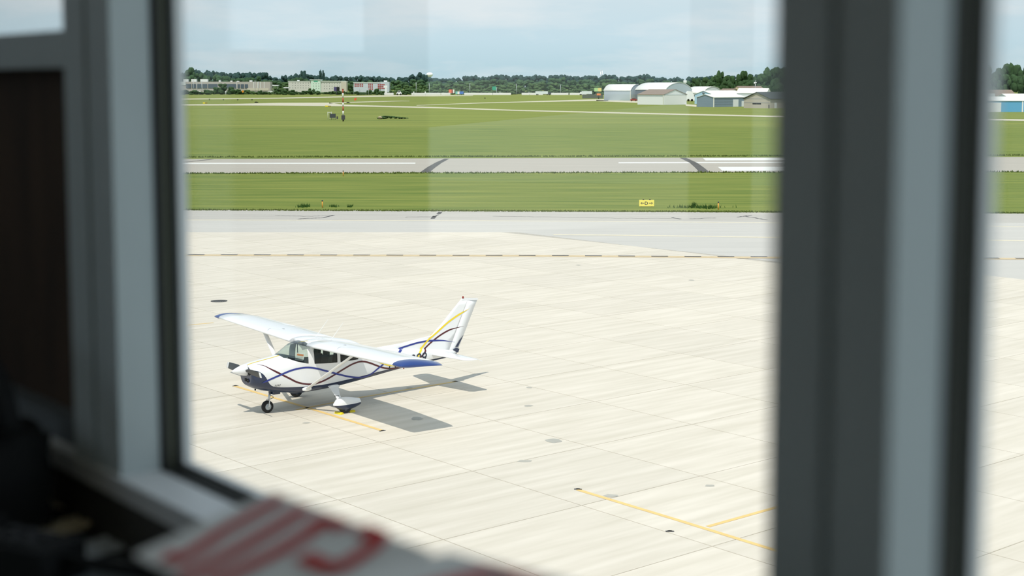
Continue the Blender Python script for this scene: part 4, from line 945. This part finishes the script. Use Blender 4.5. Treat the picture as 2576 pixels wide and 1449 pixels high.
# slatted fence, billboard, small orange sign
fb = empty('slatted_fence', G(1517, 247.5), 0, 'dark slatted fence left of the arched hangars', 'fence'); k = fb.location.y / F; zf = ZY(237, fb.location.y)
for i in range(26):
    MB().box(-(i + 1) * 2 * k, -(i + .1) * 2 * k, -.08, .08, -.05, zf + random.uniform(-.2, .1)).build('slat', mat('fence_dark', (88, 94, 100), .8), fb)
for z in (.3, .8): MB().box(-52 * k, 0, .08, .2, zf * z, zf * z + .2).build('rail', 'fence_dark', fb)
def billboard(px, Y, pyt, pyb, wpx, pal, lab, posts=1, name='billboard'):
    b = PXY(px, Y); k = Y / F; t = empty(name, b, 0, lab, 'sign'); z0, z1 = ZY(pyb, Y), ZY(pyt, Y); n = len(pal)
    MB().box(-wpx / 2 * k, wpx / 2 * k, .05, .6, z0, z1).build('board', 'dash_grey', t)
    for i, c_ in enumerate(pal): MB().box((-wpx / 2 + wpx * i / n) * k, (-wpx / 2 + wpx * (i + 1) / n) * k, -.1, .05, z0, z1).build('panel', c_, t)
    for i in range(posts):
        x = (i - (posts - 1) / 2) * wpx * .5 * k; MB().tube([(x, .3, -.05), (x, .3, z0)], .35, 8).build('post', 'dash_grey', t)
    return t
mat('bb_green', (170, 206, 140), .6); mat('bb_yellow', (222, 206, 130), .6); mat('bb_orange', (232, 120, 84), .6); mat('bb_white', (230, 226, 222), .6); mat('bb_cyan', (120, 190, 180), .6); mat('bb_blue', (60, 110, 190), .6); mat('hw_green', (44, 160, 126), .5); mat('bb_purple', (72, 66, 110), .6)
billboard(1504, 1150, 221.5, 230, 18, ['bb_green', 'bb_yellow'], 'green and yellow billboard above the slatted fence')
billboard(1506, 1020, 235, 240, 10, ['orange'], 'small orange sign on the slatted fence', name='roadside_sign')
billboard(1136, 1500, 225.2, 234, 14, ['bb_orange', 'bb_orange', 'brick_red', 'bb_white'], 'orange and white billboard beside the highway')
billboard(1243.5, 1560, 217.5, 229, 10, ['hw_green'], 'green highway direction sign among the trees', 2, 'highway_sign')
billboard(847, 1480, 218.5, 229, 14, ['bb_purple', 'black_matt'], 'dark purple billboard in front of the pale hotel')
billboard(1156, 1450, 230, 237, 20, ['bb_cyan', 'bb_white', 'bb_blue', 'bb_blue'], 'blue and teal hoarding at the highway edge', 2)
t = empty('floodlight_mast', PXY(1723, 1000), 0, 'pole with two white floodlights behind the arched hangars', 'light'); k = 1000 / F
MB().tube([(0, 0, 0), (0, 0, ZY(203, 1000))], .12, 6).build('pole', 'silver', t)
for x in (-2.5, 2): MB().box((x - 1.8) * k, (x + 1.8) * k, -.3, .3, ZY(208, 1000), ZY(202, 1000)).build('floodlight', 'car_white', t)
t = empty('dish_mast', PXY(1899.5, 900), 0, 'thin mast with white dishes above the brown roof', 'mast'); k = 900 / F
MB().tube([(0, 0, 0), (0, 0, ZY(202, 900))], .1, 6).build('pole', 'silver', t); MB().lathe([(0, 0), (2.2 * k, .2), (2.4 * k, .5)], 14, axis='y', M=Matrix.Translation((-1.5 * k, -.4, ZY(209, 900)))).build('dish', 'car_white', t); MB().lathe([(0, 0), (1.2 * k, .2)], 12, axis='y', M=Matrix.Translation((2 * k, -.4, ZY(208, 900)))).build('dish', 'car_white', t)
t = empty('water_tower', PXY(1081, 2600), 0, 'white bulb water tower above the woodland skyline', 'tower'); k = 2600 / F; zc = ZY(189, 2600)
MB().lathe([(0, -5.5 * k), (3.4 * k, -4.5 * k), (7 * k, -2 * k), (8.6 * k, 1 * k), (7.6 * k, 4 * k), (4.5 * k, 6.2 * k), (0, 7 * k)], 24, M=Matrix.Translation((0, 0, zc))).build('tank', mat('tank_white', (240, 242, 242), .4), t); MB().tube([(0, 0, 0), (0, 0, zc - 4 * k)], [3.4, 2.4], 12).build('stem', 'stop_grey', t)
t = empty('lattice_tower', PXY(1513, 2300), 0, 'grey lattice tower above the trees left of the hangars', 'tower'); k = 2300 / F; z1 = ZY(176, 2300)
for dx in (-3, 2.2): MB().tube([(dx * k, 0, 0), (dx * .7 * k, 0, z1)], .4, 5).build('leg', 'silver', t)
for q in (.72, .8, .88, .96): MB().tube([(-2.6 * k, 0, z1 * q), (2 * k, 0, z1 * (q + .03))], .25, 5).build('brace', 'silver', t)
# highway: barrier, vehicles, poles
hw = empty('highway_barrier', PXY(1250, 1440), 0, 'long white concrete highway barrier before the woods', 'barrier'); 
hz1 = ZY(233.4, 1440); k = 1440 / F
for (p0, p1) in ((968, 992), (1036, 1110), (1110, 1134), (1168, 1240), (1240, 1286), (1312, 1332), (1332, 1366), (1386, 1430), (1432, 1475)):
    MB().box((p0 - 1250) * k, (p1 - 1250) * k - .3, -.3, .3, -.05, hz1).build('barrier_section', 'paint_white', hw)
hb2 = MB().box(-170, 180, -8, -1.5, -.04, .02).build('highway', 'tarmac'); hb2.location = PXY(1250, 1440); tag(hb2, 'grey highway running along the woods', kind='structure')
def truck(px0, px1, pyt, lab, flip=False):
    Y = 1425; k = Y / F; t = empty('semi_truck', PXY((px0 + px1) / 2, Y), 0, lab, 'truck'); L = (px1 - px0) * k; zt = ZY(pyt, Y); s = -1 if flip else 1
    MB().box(-L / 2 if s > 0 else -L / 2 + L * .2, L / 2 - (L * .2 if s > 0 else 0), -1.3, 1.3, 1.0, zt).build('trailer', 'truck_trailer', t)
    MB().box(s * L * .33 - L * .1, s * L * .33 + L * .17 if s > 0 else s * L * .33 + L * .1, -1.2, 1.2, .6, zt * .75).build('tractor', 'car_white' if flip else 'dash_grey', t)
    for x in (-.42, -.34, .25, .4):
        MB().lathe([(0, -.2), (.55, -.2), (.55, .2), (0, .2)], 10, axis='y', M=Matrix.Translation((x * L, -1.1, .55))).build('wheel', 'rubber', t)
truck(1347, 1386, 229.6, 'white semi truck on the highway left of the fence'); truck(1457, 1489, 229.2, 'white semi truck partly behind the slatted fence', True)
vehicle(1331, 238.2, 10, 6.5, 'car_white', 'white van on the highway left of the semi truck'); vehicle(1258, 237.8, 9, 6, 'car_white', 'white van on the highway under the green sign'); vehicle(1004, 239.4, 13, 11, 'car_white', 'white truck cab on the highway right of the red building'); vehicle(1280, 238.6, 9, 4, 'brick_red', 'dark red car on the highway between white vans'); vehicle(1208, 236.8, 5, 3.5, 'car_white', 'tiny white car on the highway left of the green sign')
for (px, pyt, Y, lab) in ((1047, 208, 1500, 'thin light pole left of the water tower'), (1080, 210, 1500, 'thin light pole below the water tower'), (1182, 210, 1500, 'thin light pole right of the blue hoarding'), (1249, 220, 1450, 'short pole right of the green sign'), (1299, 211, 1500, 'thin light pole above the red car'), (1410, 213, 1500, 'thin light pole right of the semi truck'), (890, 218, 1480, 'first thin light pole before the red building'), (905, 214, 1480, 'second thin light pole before the red building'), (921, 220, 1480, 'third thin light pole before the red building'), (927, 222, 1480, 'fourth thin light pole before the red building'), (487, 203, 1570, 'first white pole before the long store'), (496, 207, 1570, 'second white pole before the long store'), (508, 205, 1570, 'third white pole before the long store'), (596, 205, 1570, 'fourth white pole before the long store'), (642, 203, 1570, 'fifth white pole before the long store'), (651, 205, 1570, 'sixth white pole before the long store')):
    t = empty('light_pole', PXY(px, Y), 0, lab, 'pole'); z1 = ZY(pyt, Y); MB().tube([(0, 0, 0), (0, 0, z1)], [.28, .2], 6).build('pole', 'stop_grey', t); MB().box(-.8, .8, -.2, .2, z1 - .3, z1).build('lamp', 'stop_grey', t)
for (px, py, lab) in ((1041, 231.5, 'white post light at the left end of the barrier'), (1070, 231.5, 'second white post light along the barrier'), (568, 230.5, 'white post light before the dark bushes')):
    t = empty('post_light', PXY(px, 1420), 0, lab, 'light'); MB().tube([(0, 0, 0), (0, 0, ZY(py + 2, 1420))], .2, 6).build('post', 'car_white', t); MB().box(-.5, .5, -.4, .4, ZY(py + 2, 1420), ZY(py - 1, 1420)).build('head', 'car_white', t)
t = empty('warning_sign', PXY(611, 1400), 0, 'orange warning sign in front of the long store', 'sign'); zc = ZY(230, 1400)
MB().add([(0, -.1, zc - 1.3), (1.3, -.1, zc), (0, -.1, zc + 1.3), (-1.3, -.1, zc), (0, .1, zc - 1.3), (1.3, .1, zc), (0, .1, zc + 1.3), (-1.3, .1, zc)], [(0, 1, 2, 3), (7, 6, 5, 4), (0, 4, 5, 1), (1, 5, 6, 2), (2, 6, 7, 3), (3, 7, 4, 0)]).build('panel', mat('amber', (216, 140, 30), .6), t); MB().tube([(0, .15, 0), (0, .15, zc)], .12, 6).build('post', 'black_matt', t)
# far buildings
def block(t, Y, p0, p1, pyt, pyb, cx_, m, name='wall', y0=0.0, dep=14, zb=None):
    k = Y / F; return MB().box((p0 - cx_) * k, (p1 - cx_) * k, y0, y0 + dep, ZY(pyb, Y) if zb is None else zb, ZY(pyt, Y)).build(name, m, t)
mat('store_grey', (176, 170, 164), .8); mat('store_white', (222, 226, 224), .7); mat('store_glass', (84, 96, 108), .3); mat('hotel', (204, 203, 196), .8, var=.05); mat('hotel_green', (200, 222, 206), .8); mat('hotel_tan', (196, 190, 174), .8); mat('lattice_red', (160, 66, 64), .7); mat('clad_grey', (190, 198, 206), .6)
Y = 1660; st = empty('long_store', PXY(565, Y), 0, 'long low grey store with dark glass front at far left', 'building')
block(st, Y, 440, 680, 205.5, 240, 565, 'store_grey', zb=-.05); block(st, Y, 440, 468, 205.8, 214, 565, 'store_white', 'sign_panel', -.6, .5)
for (p0, p1) in ((469, 482), (484, 494), (496, 508), (510, 522), (524, 548), (570, 594)): block(st, Y, p0, p1, 211.5, 222, 565, 'store_glass', 'window', -.4, .3)
for (p0, p1) in ((598, 604), (606, 614), (616, 624)): block(st, Y, p0, p1, 212, 222, 565, 'store_glass', 'window', -.4, .3)
for (p0, p1, yt) in ((461, 473, 199), (481, 494, 199), (504, 522, 199), (550, 554, 202), (579, 583, 203), (595, 600, 203.5), (627, 633, 202)): block(st, Y, p0, p1, yt, 205.5, 565, 'store_white', 'roof_unit', 2, 5)
for p0 in (638, 648, 655, 664): block(st, Y, p0, p0 + 1.4, 206, 224, 565, 'store_white', 'pilaster', -.5, .5)
block(st, Y, 622, 676, 222, 228, 565, 'hotel_tan', 'base_panel', -.6, .5)
Y = 1720; ht = empty('pale_hotel', PXY(795, Y), 0, 'pale four-storey hotel with green-topped centre bay', 'building')
block(ht, Y, 726, 784, 204.6, 240, 795, 'hotel', zb=-.05); block(ht, Y, 783, 807, 200.6, 240, 795, 'hotel_green', 'centre_bay', -1.5, 15, zb=-.05); block(ht, Y, 806, 871, 204.6, 240, 795, 'hotel', zb=-.05); block(ht, Y, 858, 871.5, 204.4, 240, 795, 'hotel_tan', 'end_bay', -.8, 14, zb=-.05)
block(ht, Y, 780, 808.5, 200, 201.6, 795, 'store_white', 'cornice', -2.2, 16); block(ht, Y, 790, 800, 203.2, 205.4, 795, 'hw_green', 'sign_panel', -1.8, .3); block(ht, Y, 725, 781, 203.8, 205, 795, 'store_white', 'cornice', -.5, 14); block(ht, Y, 808, 872, 203.8, 205, 795, 'store_white', 'cornice', -.9, 14); block(ht, Y, 747, 752, 201.3, 204.6, 795, 'store_white', 'roof_unit', 4, 4)
wm = bpy.data.meshes.new('window')
def win_grid(t, Y, cols, rws_, cx_, m, y0, wpx=1.5, hpx=1.9, name='window'):
    first = None
    for r in rws_:
        for c_ in cols:
            k = Y / F
            if first is None: first = MB().box(-wpx / 2 * k, wpx / 2 * k, 0, .25, -hpx / 2 * k, hpx / 2 * k).build(name, m, t); o = first
            else: o = first.copy(); C.objects.link(o)
            o.parent = t; o.location = ((c_ - cx_) * k, y0, ZY(r, Y))
win_grid(ht, Y, [737, 743.5, 750, 757, 763, 770, 776.5], [209, 215, 221], 795, mat('hotel_glass', (120, 126, 122), .4), -.12)
win_grid(ht, Y, [789, 796, 802.5], [210.5, 216.5, 222.5], 795, 'hotel_glass', -1.62); win_grid(ht, Y, [816, 822.5, 829, 835.5, 842, 848.5, 854], [210, 216.5, 223], 795, 'hotel_glass', -.12)
Y = 1690; rb = empty('red_panel_building', PXY(934, Y), 0, 'grey building with red lattice panels right of the pale hotel', 'building')
block(rb, Y, 890, 960, 207.5, 240, 934, 'clad_grey', zb=-.05); block(rb, Y, 958, 979, 206, 240, 934, 'clad_grey', 'end_bay', -1, 15, zb=-.05); block(rb, Y, 965, 973, 202.5, 206, 934, 'store_white', 'roof_unit', 3, 5); block(rb, Y, 889, 960, 207, 208.4, 934, 'store_white', 'cornice', -.4, 14)
win_grid(rb, Y, [894, 898.5, 903, 907.5, 912], [212, 216.5], 934, 'lattice_red', -.14, 3.2, 3.2, 'panel'); win_grid(rb, Y, [928, 932, 936.5], [212, 216.5, 221, 225], 934, 'lattice_red', -.14, 3, 3, 'panel'); win_grid(rb, Y, [952.5, 957, 961.5, 966], [213, 217.5, 222], 934, 'lattice_red', -1.2, 3.4, 2.8, 'panel')
o = MB().box(-1, 1, -.5, .5, 0, ZY(215, 1480)).box(-2.2, 1.4, -.6, .6, ZY(221, 1480), ZY(215, 1480)).build('pylon_sign', 'car_white'); o.location = PXY(971, 1480); tag(o, 'white pylon sign in front of the red panel building', 'sign')
for (px, lab) in ((722, 'white canopy roof left of the pale hotel'), (694, 'white fuel canopy right of the long store')):
    t = empty('canopy', PXY(px, 1560), 0, lab, 'canopy'); k = 1560 / F; yt = 219 if px == 722 else 213.5
    MB().box(-7 * k, 7 * k, -4, 4, ZY(yt + 3, 1560), ZY(yt, 1560)).build('roof', 'store_white', t)
    for x in (-5, 5): MB().tube([(x * k, 0, 0), (x * k, 0, ZY(yt + 3, 1560))], .3, 6).build('post', 'store_white', t)
for (px, py, wpx, hpx, lab) in ((577, 222, 20, 7, 'white parked coach half hidden by bushes before the store'), (544, 222, 8, 5, 'white parked van among bushes before the store'), (478, 229, 10, 5, 'white parked car below the first store windows'), (500, 228, 12, 4, 'pale parked car below the store windows'), (683, 227, 22, 7, 'white parked vans beside the fuel canopy'), (790, 236, 6, 2.6, 'small grey parked car before the hotel')):
    b = PXY(px, 1590); k = 1590 / F; z1 = min(3.3, ZY(py - hpx / 2, 1500)); L = min(13, wpx * k); t = empty('parked_vehicle', b, 0, lab, 'vehicle')
    MB().box(-L / 2, L / 2, -1.2, 1.2, .5, z1 * .62).build('body', 'car_white', t); MB().box(-L * .36, L * .4, -1.1, 1.1, z1 * .62, z1).build('cab', 'store_white', t)
    for x in (-.33, .33): MB().lathe([(0, -.2), (.6, -.2), (.6, .2), (0, .2)], 10, axis='y', M=Matrix.Translation((x * L, -1.1, .55))).build('wheel', 'rubber', t)

# ------------------------------------------------------------------ the room and its windows: local x along the window wall (to the near right), y outwards, z from eye level
ER = math.atan2(-.785, .619); WO = Vector((-.555, 2.061, H))
RM_ = Matrix.Translation(WO) @ Matrix.Rotation(ER, 4, 'Z')
def room(o): 
    o.matrix_world = RM_; return o
def wbox(*boxes):
    m = MB()
    for b in boxes: m.box(*b)
    return m
ZS, ZT, ZF, ZC = -.55, 1.40, -1.55, 1.65
T0, T1, T2, T3 = -.155, 0.0, 1.211, 1.319
TL, TR, QB = -2.3, 3.6, -4.6
def S(name, mb, m, label): return tag(room(mb.build(name, m)), label, kind='structure')
S('floor', wbox((TL, TR, QB, .12, ZF - .1, ZF)), 'carpet', 'dark carpeted room floor')
S('ceiling', wbox((TL - .1, TR + .1, QB - .1, .45, ZC, ZC + .12)), 'ceiling_paint', 'plain pale room ceiling')
S('wall_front', wbox((TL, TR, 0, .12, ZF, ZS - .03), (TL, TR, 0, .12, ZT, ZC)), 'wall_paint', 'grey wall below and above the row of windows')
S('wall_back', wbox((TL, TR, QB - .1, QB, ZF, ZC)), 'wall_paint', 'grey back wall behind the camera')
S('wall_right', wbox((TR, TR + .1, QB, .12, ZF, ZS), (TR, TR + .1, QB, .12, ZT, ZC), (TR, TR + .1, QB, .12, ZS, ZT)), 'wall_paint', 'plain grey right wall')  # unseen wall, its window closed off to keep the right mullion dark
S('wall_left', wbox((TL - .1, TL, QB, .12, ZF, ZS), (TL - .1, TL, QB, .12, ZT, ZC), (TL - .1, TL, QB, -4.45, ZS, ZT), (TL - .1, TL, -3.6, -3.33, ZS, ZT), (TL - .1, TL, -1.96, -1.76, ZS, ZT), (TL - .1, TL, -1.76, -1.09, ZS, .11), (TL - .1, TL, -1.09, .12, ZS, ZT)), 'wall_paint', 'left wall with two window openings and a third added for light')  # rearmost opening is added, unseen, to brighten the left mullion
# mullions: a flat room face, then the reveal
for i, (a, b) in enumerate(((TL, -1.35), (T0, T1), (T2, T3), (2.53, 2.64), (3.5, TR))):
    mid = a + (b - a) * .48
    S('trim_%d' % (i + 1), wbox((a, mid - .002, 0, .064, ZS, ZT), (mid + .002, b, .004, .064, ZS, ZT), (mid - .004, mid + .004, .01, .064, ZS, ZT)), 'frame_grey', ['grey mullion at far left of the window row', 'grey mullion left of the main window', 'wide grey mullion right of the main window', 'grey mullion beyond the right-hand window', 'grey end post of the window row'][i])
mat('sill_white', (236, 237, 236), .5)
S('trim_6', wbox((TL, TR, -.004, .066, ZS - .03, ZS)), 'sill_white', 'pale grey window sill along the window row')
S('trim_7', wbox((TL, TR, 0, .064, ZT - .06, ZT)), 'frame_grey', 'grey head rail along the top of the windows')
def window(n, a, b, label):
    w_ = tag(room(bpy.data.objects.new('window_%d' % n, None)), label, kind='structure'); C.objects.link(w_)
    def P_(nm, bx, m):
        o = wbox(*bx).build(nm, m); o.parent = w_; return o
    def frame(i, q0, q1): return [(a, a + i, q0, q1, ZS, ZT), (b - i, b, q0, q1, ZS, ZT), (a, b, q0, q1, ZS - .02, ZS + i), (a, b, q0, q1, ZT - i, ZT)]
    P_('inner_gasket', frame(.002, .064, .076), 'gasket'); P_('frame_channel', frame(-.002, .076, .088), 'gasket_green'); P_('outer_gasket', frame(.004, .088, .094), 'gasket')
    P_('glass', [(a, b, .0942, .0978, ZS, ZT)], 'window_glass'); P_('glazing_stop', frame(.006, .098, .112), 'sill_white')
    P_('frame_back', [(a - .1, a - .004, .064, .116, ZS - .03, ZT), (b + .004, b + .1, .064, .116, ZS - .03, ZT), (a, b, .064, .116, ZS - .06, ZS - .02), (a, b, .064, .116, ZT + .004, ZT + .06)], 'frame_grey')
    return w_
window(1, T1, T2, 'main window looking out on the parked aeroplane'); window(3, T3, 2.53, 'right-hand window at the edge of the picture')
w2 = tag(room(bpy.data.objects.new('window_2', None)), 'left-hand window with a dark board in its lower half', kind='structure'); C.objects.link(w2)
for nm, bx, m in (('rail', [(-1.35, T0, .006, .07, .026, .08)], 'frame_grey'), ('glass', [(-1.35, T0, .04, .045, .08, ZT)], 'window_glass'), ('board', [(-1.35, T0, .05, .07, ZS, .03)], 'board_brown'), ('bottom_rail', [(-1.35, T0, .02, .06, ZS, ZS + .04)], 'frame_dark')):
    o = wbox(*bx).build(nm, m); o.parent = w2
# worktop and what lies on it
ZD = -.655
dk = empty('worktop', WO + Vector((0, 0, 0)), ER, 'dark grey worktop under the window sill', 'desk')
wbox((TL, 2.2, -.75, -.012, ZD - .04, ZD)).build('top', 'desk_grey', dk); wbox((TL, 2.2, -.75, -.72, ZD - .09, ZD - .04)).build('front_edge', 'black_matt', dk)
for x in (-1.9, -.2, 1.9): wbox((x - .03, x + .03, -.70, -.1, ZF - H * 0, ZD - .04)).build('support', 'black_matt', dk)
def PV(px, py, h):                              # point h below eye level seen at a pixel
    d = ray(px, py); t = -h / d.z; return Vector((d.x * t, d.y * t, H - h))
ZDw = H + ZD
def carton(name, A, B, Cc, lab, strokes, floorz, caselab):
    Dd = A + (Cc - B); ctr = (A + Cc) / 2; base_ = Vector((ctr.x, ctr.y, floorz))
    cs = empty('instrument_case', base_, 0, caselab, 'case')
    inn = [ctr + (p - ctr) * .8 for p in (A, B, Cc, Dd)]; tp = [p - base_ - Vector((0, 0, .004)) for p in inn]; bt = [Vector((p.x, p.y, 0)) for p in tp]
    MB().add(tp + bt, [(0, 1, 2, 3), (7, 6, 5, 4), (0, 4, 5, 1), (1, 5, 6, 2), (2, 6, 7, 3), (3, 7, 4, 0)]).build('body', 'black_matt', cs)
    hp = (tp[0] + tp[3]) / 2 * .5 + (bt[0] + bt[3]) / 2 * .5; hd = (tp[3] - tp[0]).normalized() * .05
    MB().tube([hp - hd, hp - hd + Vector((-.02, -.02, 0)), hp + hd + Vector((-.02, -.02, 0)), hp + hd], .006, 6).build('handle', 'gasket', cs)
    t = empty(name, ctr, 0, lab, 'placard'); O_ = t.location
    top = [p - O_ for p in (A, B, Cc, Dd)]
    nrm = (top[1] - top[0]).cross(top[2] - top[1]).normalized(); nrm = nrm if nrm.z > 0 else -nrm
    m = MB()
    lid = [p + nrm * .003 for p in top]; lid2 = [p + nrm * .0 for p in top]; m.add(lid + lid2, [(0, 1, 2, 3), (0, 4, 5, 1), (1, 5, 6, 2), (2, 6, 7, 3), (3, 7, 4, 0)]); m.build('board', 'card_white', t)
    U_, V_ = top[2] - top[1], top[1] - top[0]
    for pl, wd in strokes:
        q = [top[0] + U_ * u + V_ * v + nrm * .005 for u, v in pl]; mb = MB(); aa = []; bb = []
        for i, p in enumerate(q):
            d = (q[min(i + 1, len(q) - 1)] - q[max(i - 1, 0)]).normalized(); s_ = d.cross(nrm) * wd / 2; aa.append(p + s_); bb.append(p - s_)
        n = len(q); mb.add(aa + bb, [(i, i + 1, n + i + 1, n + i) for i in range(n - 1)]); mb.build('red_letter_stroke', 'red_ink', t, fix=False)
    return t
A, B, Cc = PV(338, 1402, .41), PV(688, 1243, .38), PV(1085, 1395, .38)
V0 = (B - A); A = A - V0 * .0
carton('white_placard', A, B, Cc, 'white placard with bold red letters lying below the window corner', [
 ([(.150, .15), (.175, .09), (.23, .11), (.205, .231), (.159, .462), (.134, .717), (.115, .95)], .016),
 ([(.37, -.02), (.36, .105), (.35, .38), (.316, .7), (.282, .948)], .017), ([(.49, .05), (.505, .3), (.506, .498), (.474, .787), (.434, .914)], .018), ([(.40, .885), (.509, .915), (.568, .917)], .016),
 ([(.626, .955), (.75, .955), (.79, .86), (.812, .682), (.825, .53)], .018), ([(.62, .55), (.72, .545), (.826, .555)], .018)], ZDw, 'black slanted instrument case under the left white placard')
A2, B2, C2 = PV(1085, 1470, .375), PV(1128, 1396, .375), PV(1352, 1452, .375)
V2 = (B2 - A2).normalized(); Cd = (C2 - B2).normalized(); V2 = Vector((-.75, -.62, 0)) * .16
A2 = B2 + V2
carton('white_placard', A2, B2, B2 + Cd * .22, 'second white placard to the right, mostly below the picture', [([(.30, .2), (.30, .62), (.30, .9)], .02), ([(.30, .88), (.52, .86)], .018)], ZDw, 'black slanted instrument case under the right white placard')
# clutter on the worktop at the left
bag = empty('camera_bag', PV(-40, 1330, .655), -.9, 'black soft camera bag at the left end of the worktop', 'bag')
bm = bmesh.new(); bmesh.ops.create_cube(bm, size=1, matrix=Matrix.Translation((0, 0, .5))); bmesh.ops.subdivide_edges(bm, edges=bm.edges[:], cuts=5, use_grid_fill=True)
for v in bm.verts:
    c_ = v.co - Vector((0, 0, .5)); r_ = max(abs(c_.x), abs(c_.y), abs(c_.z)); c_ = c_.lerp(c_.normalized() * .56, .35); v.co = Vector((c_.x * .22, c_.y * .15, (c_.z + .5) * .16)) + mnoise.noise_vector(v.co * 4) * .012
me = bpy.data.meshes.new('body'); bm.to_mesh(me); bm.free(); me.materials.append(MATS['black_matt']); [setattr(p, 'use_smooth', True) for p in me.polygons]
o = bpy.data.objects.new('body', me); C.objects.link(o); o.parent = bag
MB().tube([(-.12, 0, .17), (-.08, .0, .24), (.0, .0, .27), (.08, 0, .24), (.12, 0, .17)], .012, 6, sx=1.6).build('carry_strap', 'black_matt', bag)
MB().box(-.1, .1, -.105, -.09, .05, .11).build('front_pocket', 'seal_black', bag)
def sheet(px, py, w_, l_, rz, m, lab, name='paper', amp=.008, h=.653):
    mb = MB(); rws = []
    for i in range(7):
        rws.append([((i / 6 - .5) * w_, (j / 6 - .5) * l_, .002 + amp + amp * mnoise.noise(Vector((i * .9 + px, j * .9, py)))) for j in range(7)])
    lo = [[(p[0], p[1], p[2] - .0015) for p in r] for r in rws]
    mb.grid(rws); mb.grid(lo)
    o = mb.build(name, m); o.location = PV(px, py, h); o.rotation_euler = (0, 0, rz); return tag(o, lab, 'paper')
mat('paper_beige', (226, 210, 176), .85); mat('paper_grey', (206, 214, 220), .8)
sheet(110, 1282, .05, .09, .4, 'paper_beige', 'crumpled beige slip of paper beside the camera bag', amp=.012); sheet(262, 1262, .05, .05, .9, 'paper_beige', 'small beige slip of paper below the window corner', amp=.01)
sheet(150, 1345, .05, .14, -.6, 'paper_beige', 'long beige paper strip on the worktop', amp=.01); sheet(250, 1385, .07, .14, -.75, 'paper_grey', 'grey folded sheet lying on the worktop', amp=.004)
kb = empty('radio_handset', PV(40, 1440, .655), -.5, 'black handset lying at the bottom left of the worktop', 'handset')
m = MB(); m.box(-.09, .09, -.04, .04, 0, .05); m.box(-.09, -.05, -.035, .035, .05, .065); m.build('body', 'black_matt', kb); MB().tube([(.09, 0, .03), (.14, .01, .03), (.2, .04, .02), (.26, .02, .012)], .009, 6).build('antenna', 'rubber', kb)
for i in range(6): MB().box(-.03 + (i % 3) * .03, -.012 + (i % 3) * .03, -.02 + (i // 3) * .03, -.002 + (i // 3) * .03, .05, .055).build('button', 'seal_black', kb)
cc = MB().tube([PV(200 + 45 * math.cos(a) + 8 * a, 1310 + 18 * math.sin(a), .648) for a in [i * .35 for i in range(40)]], .005, 6).build('cable', 'black_matt'); tag(cc, 'coiled black cable among the papers on the worktop', 'cable')
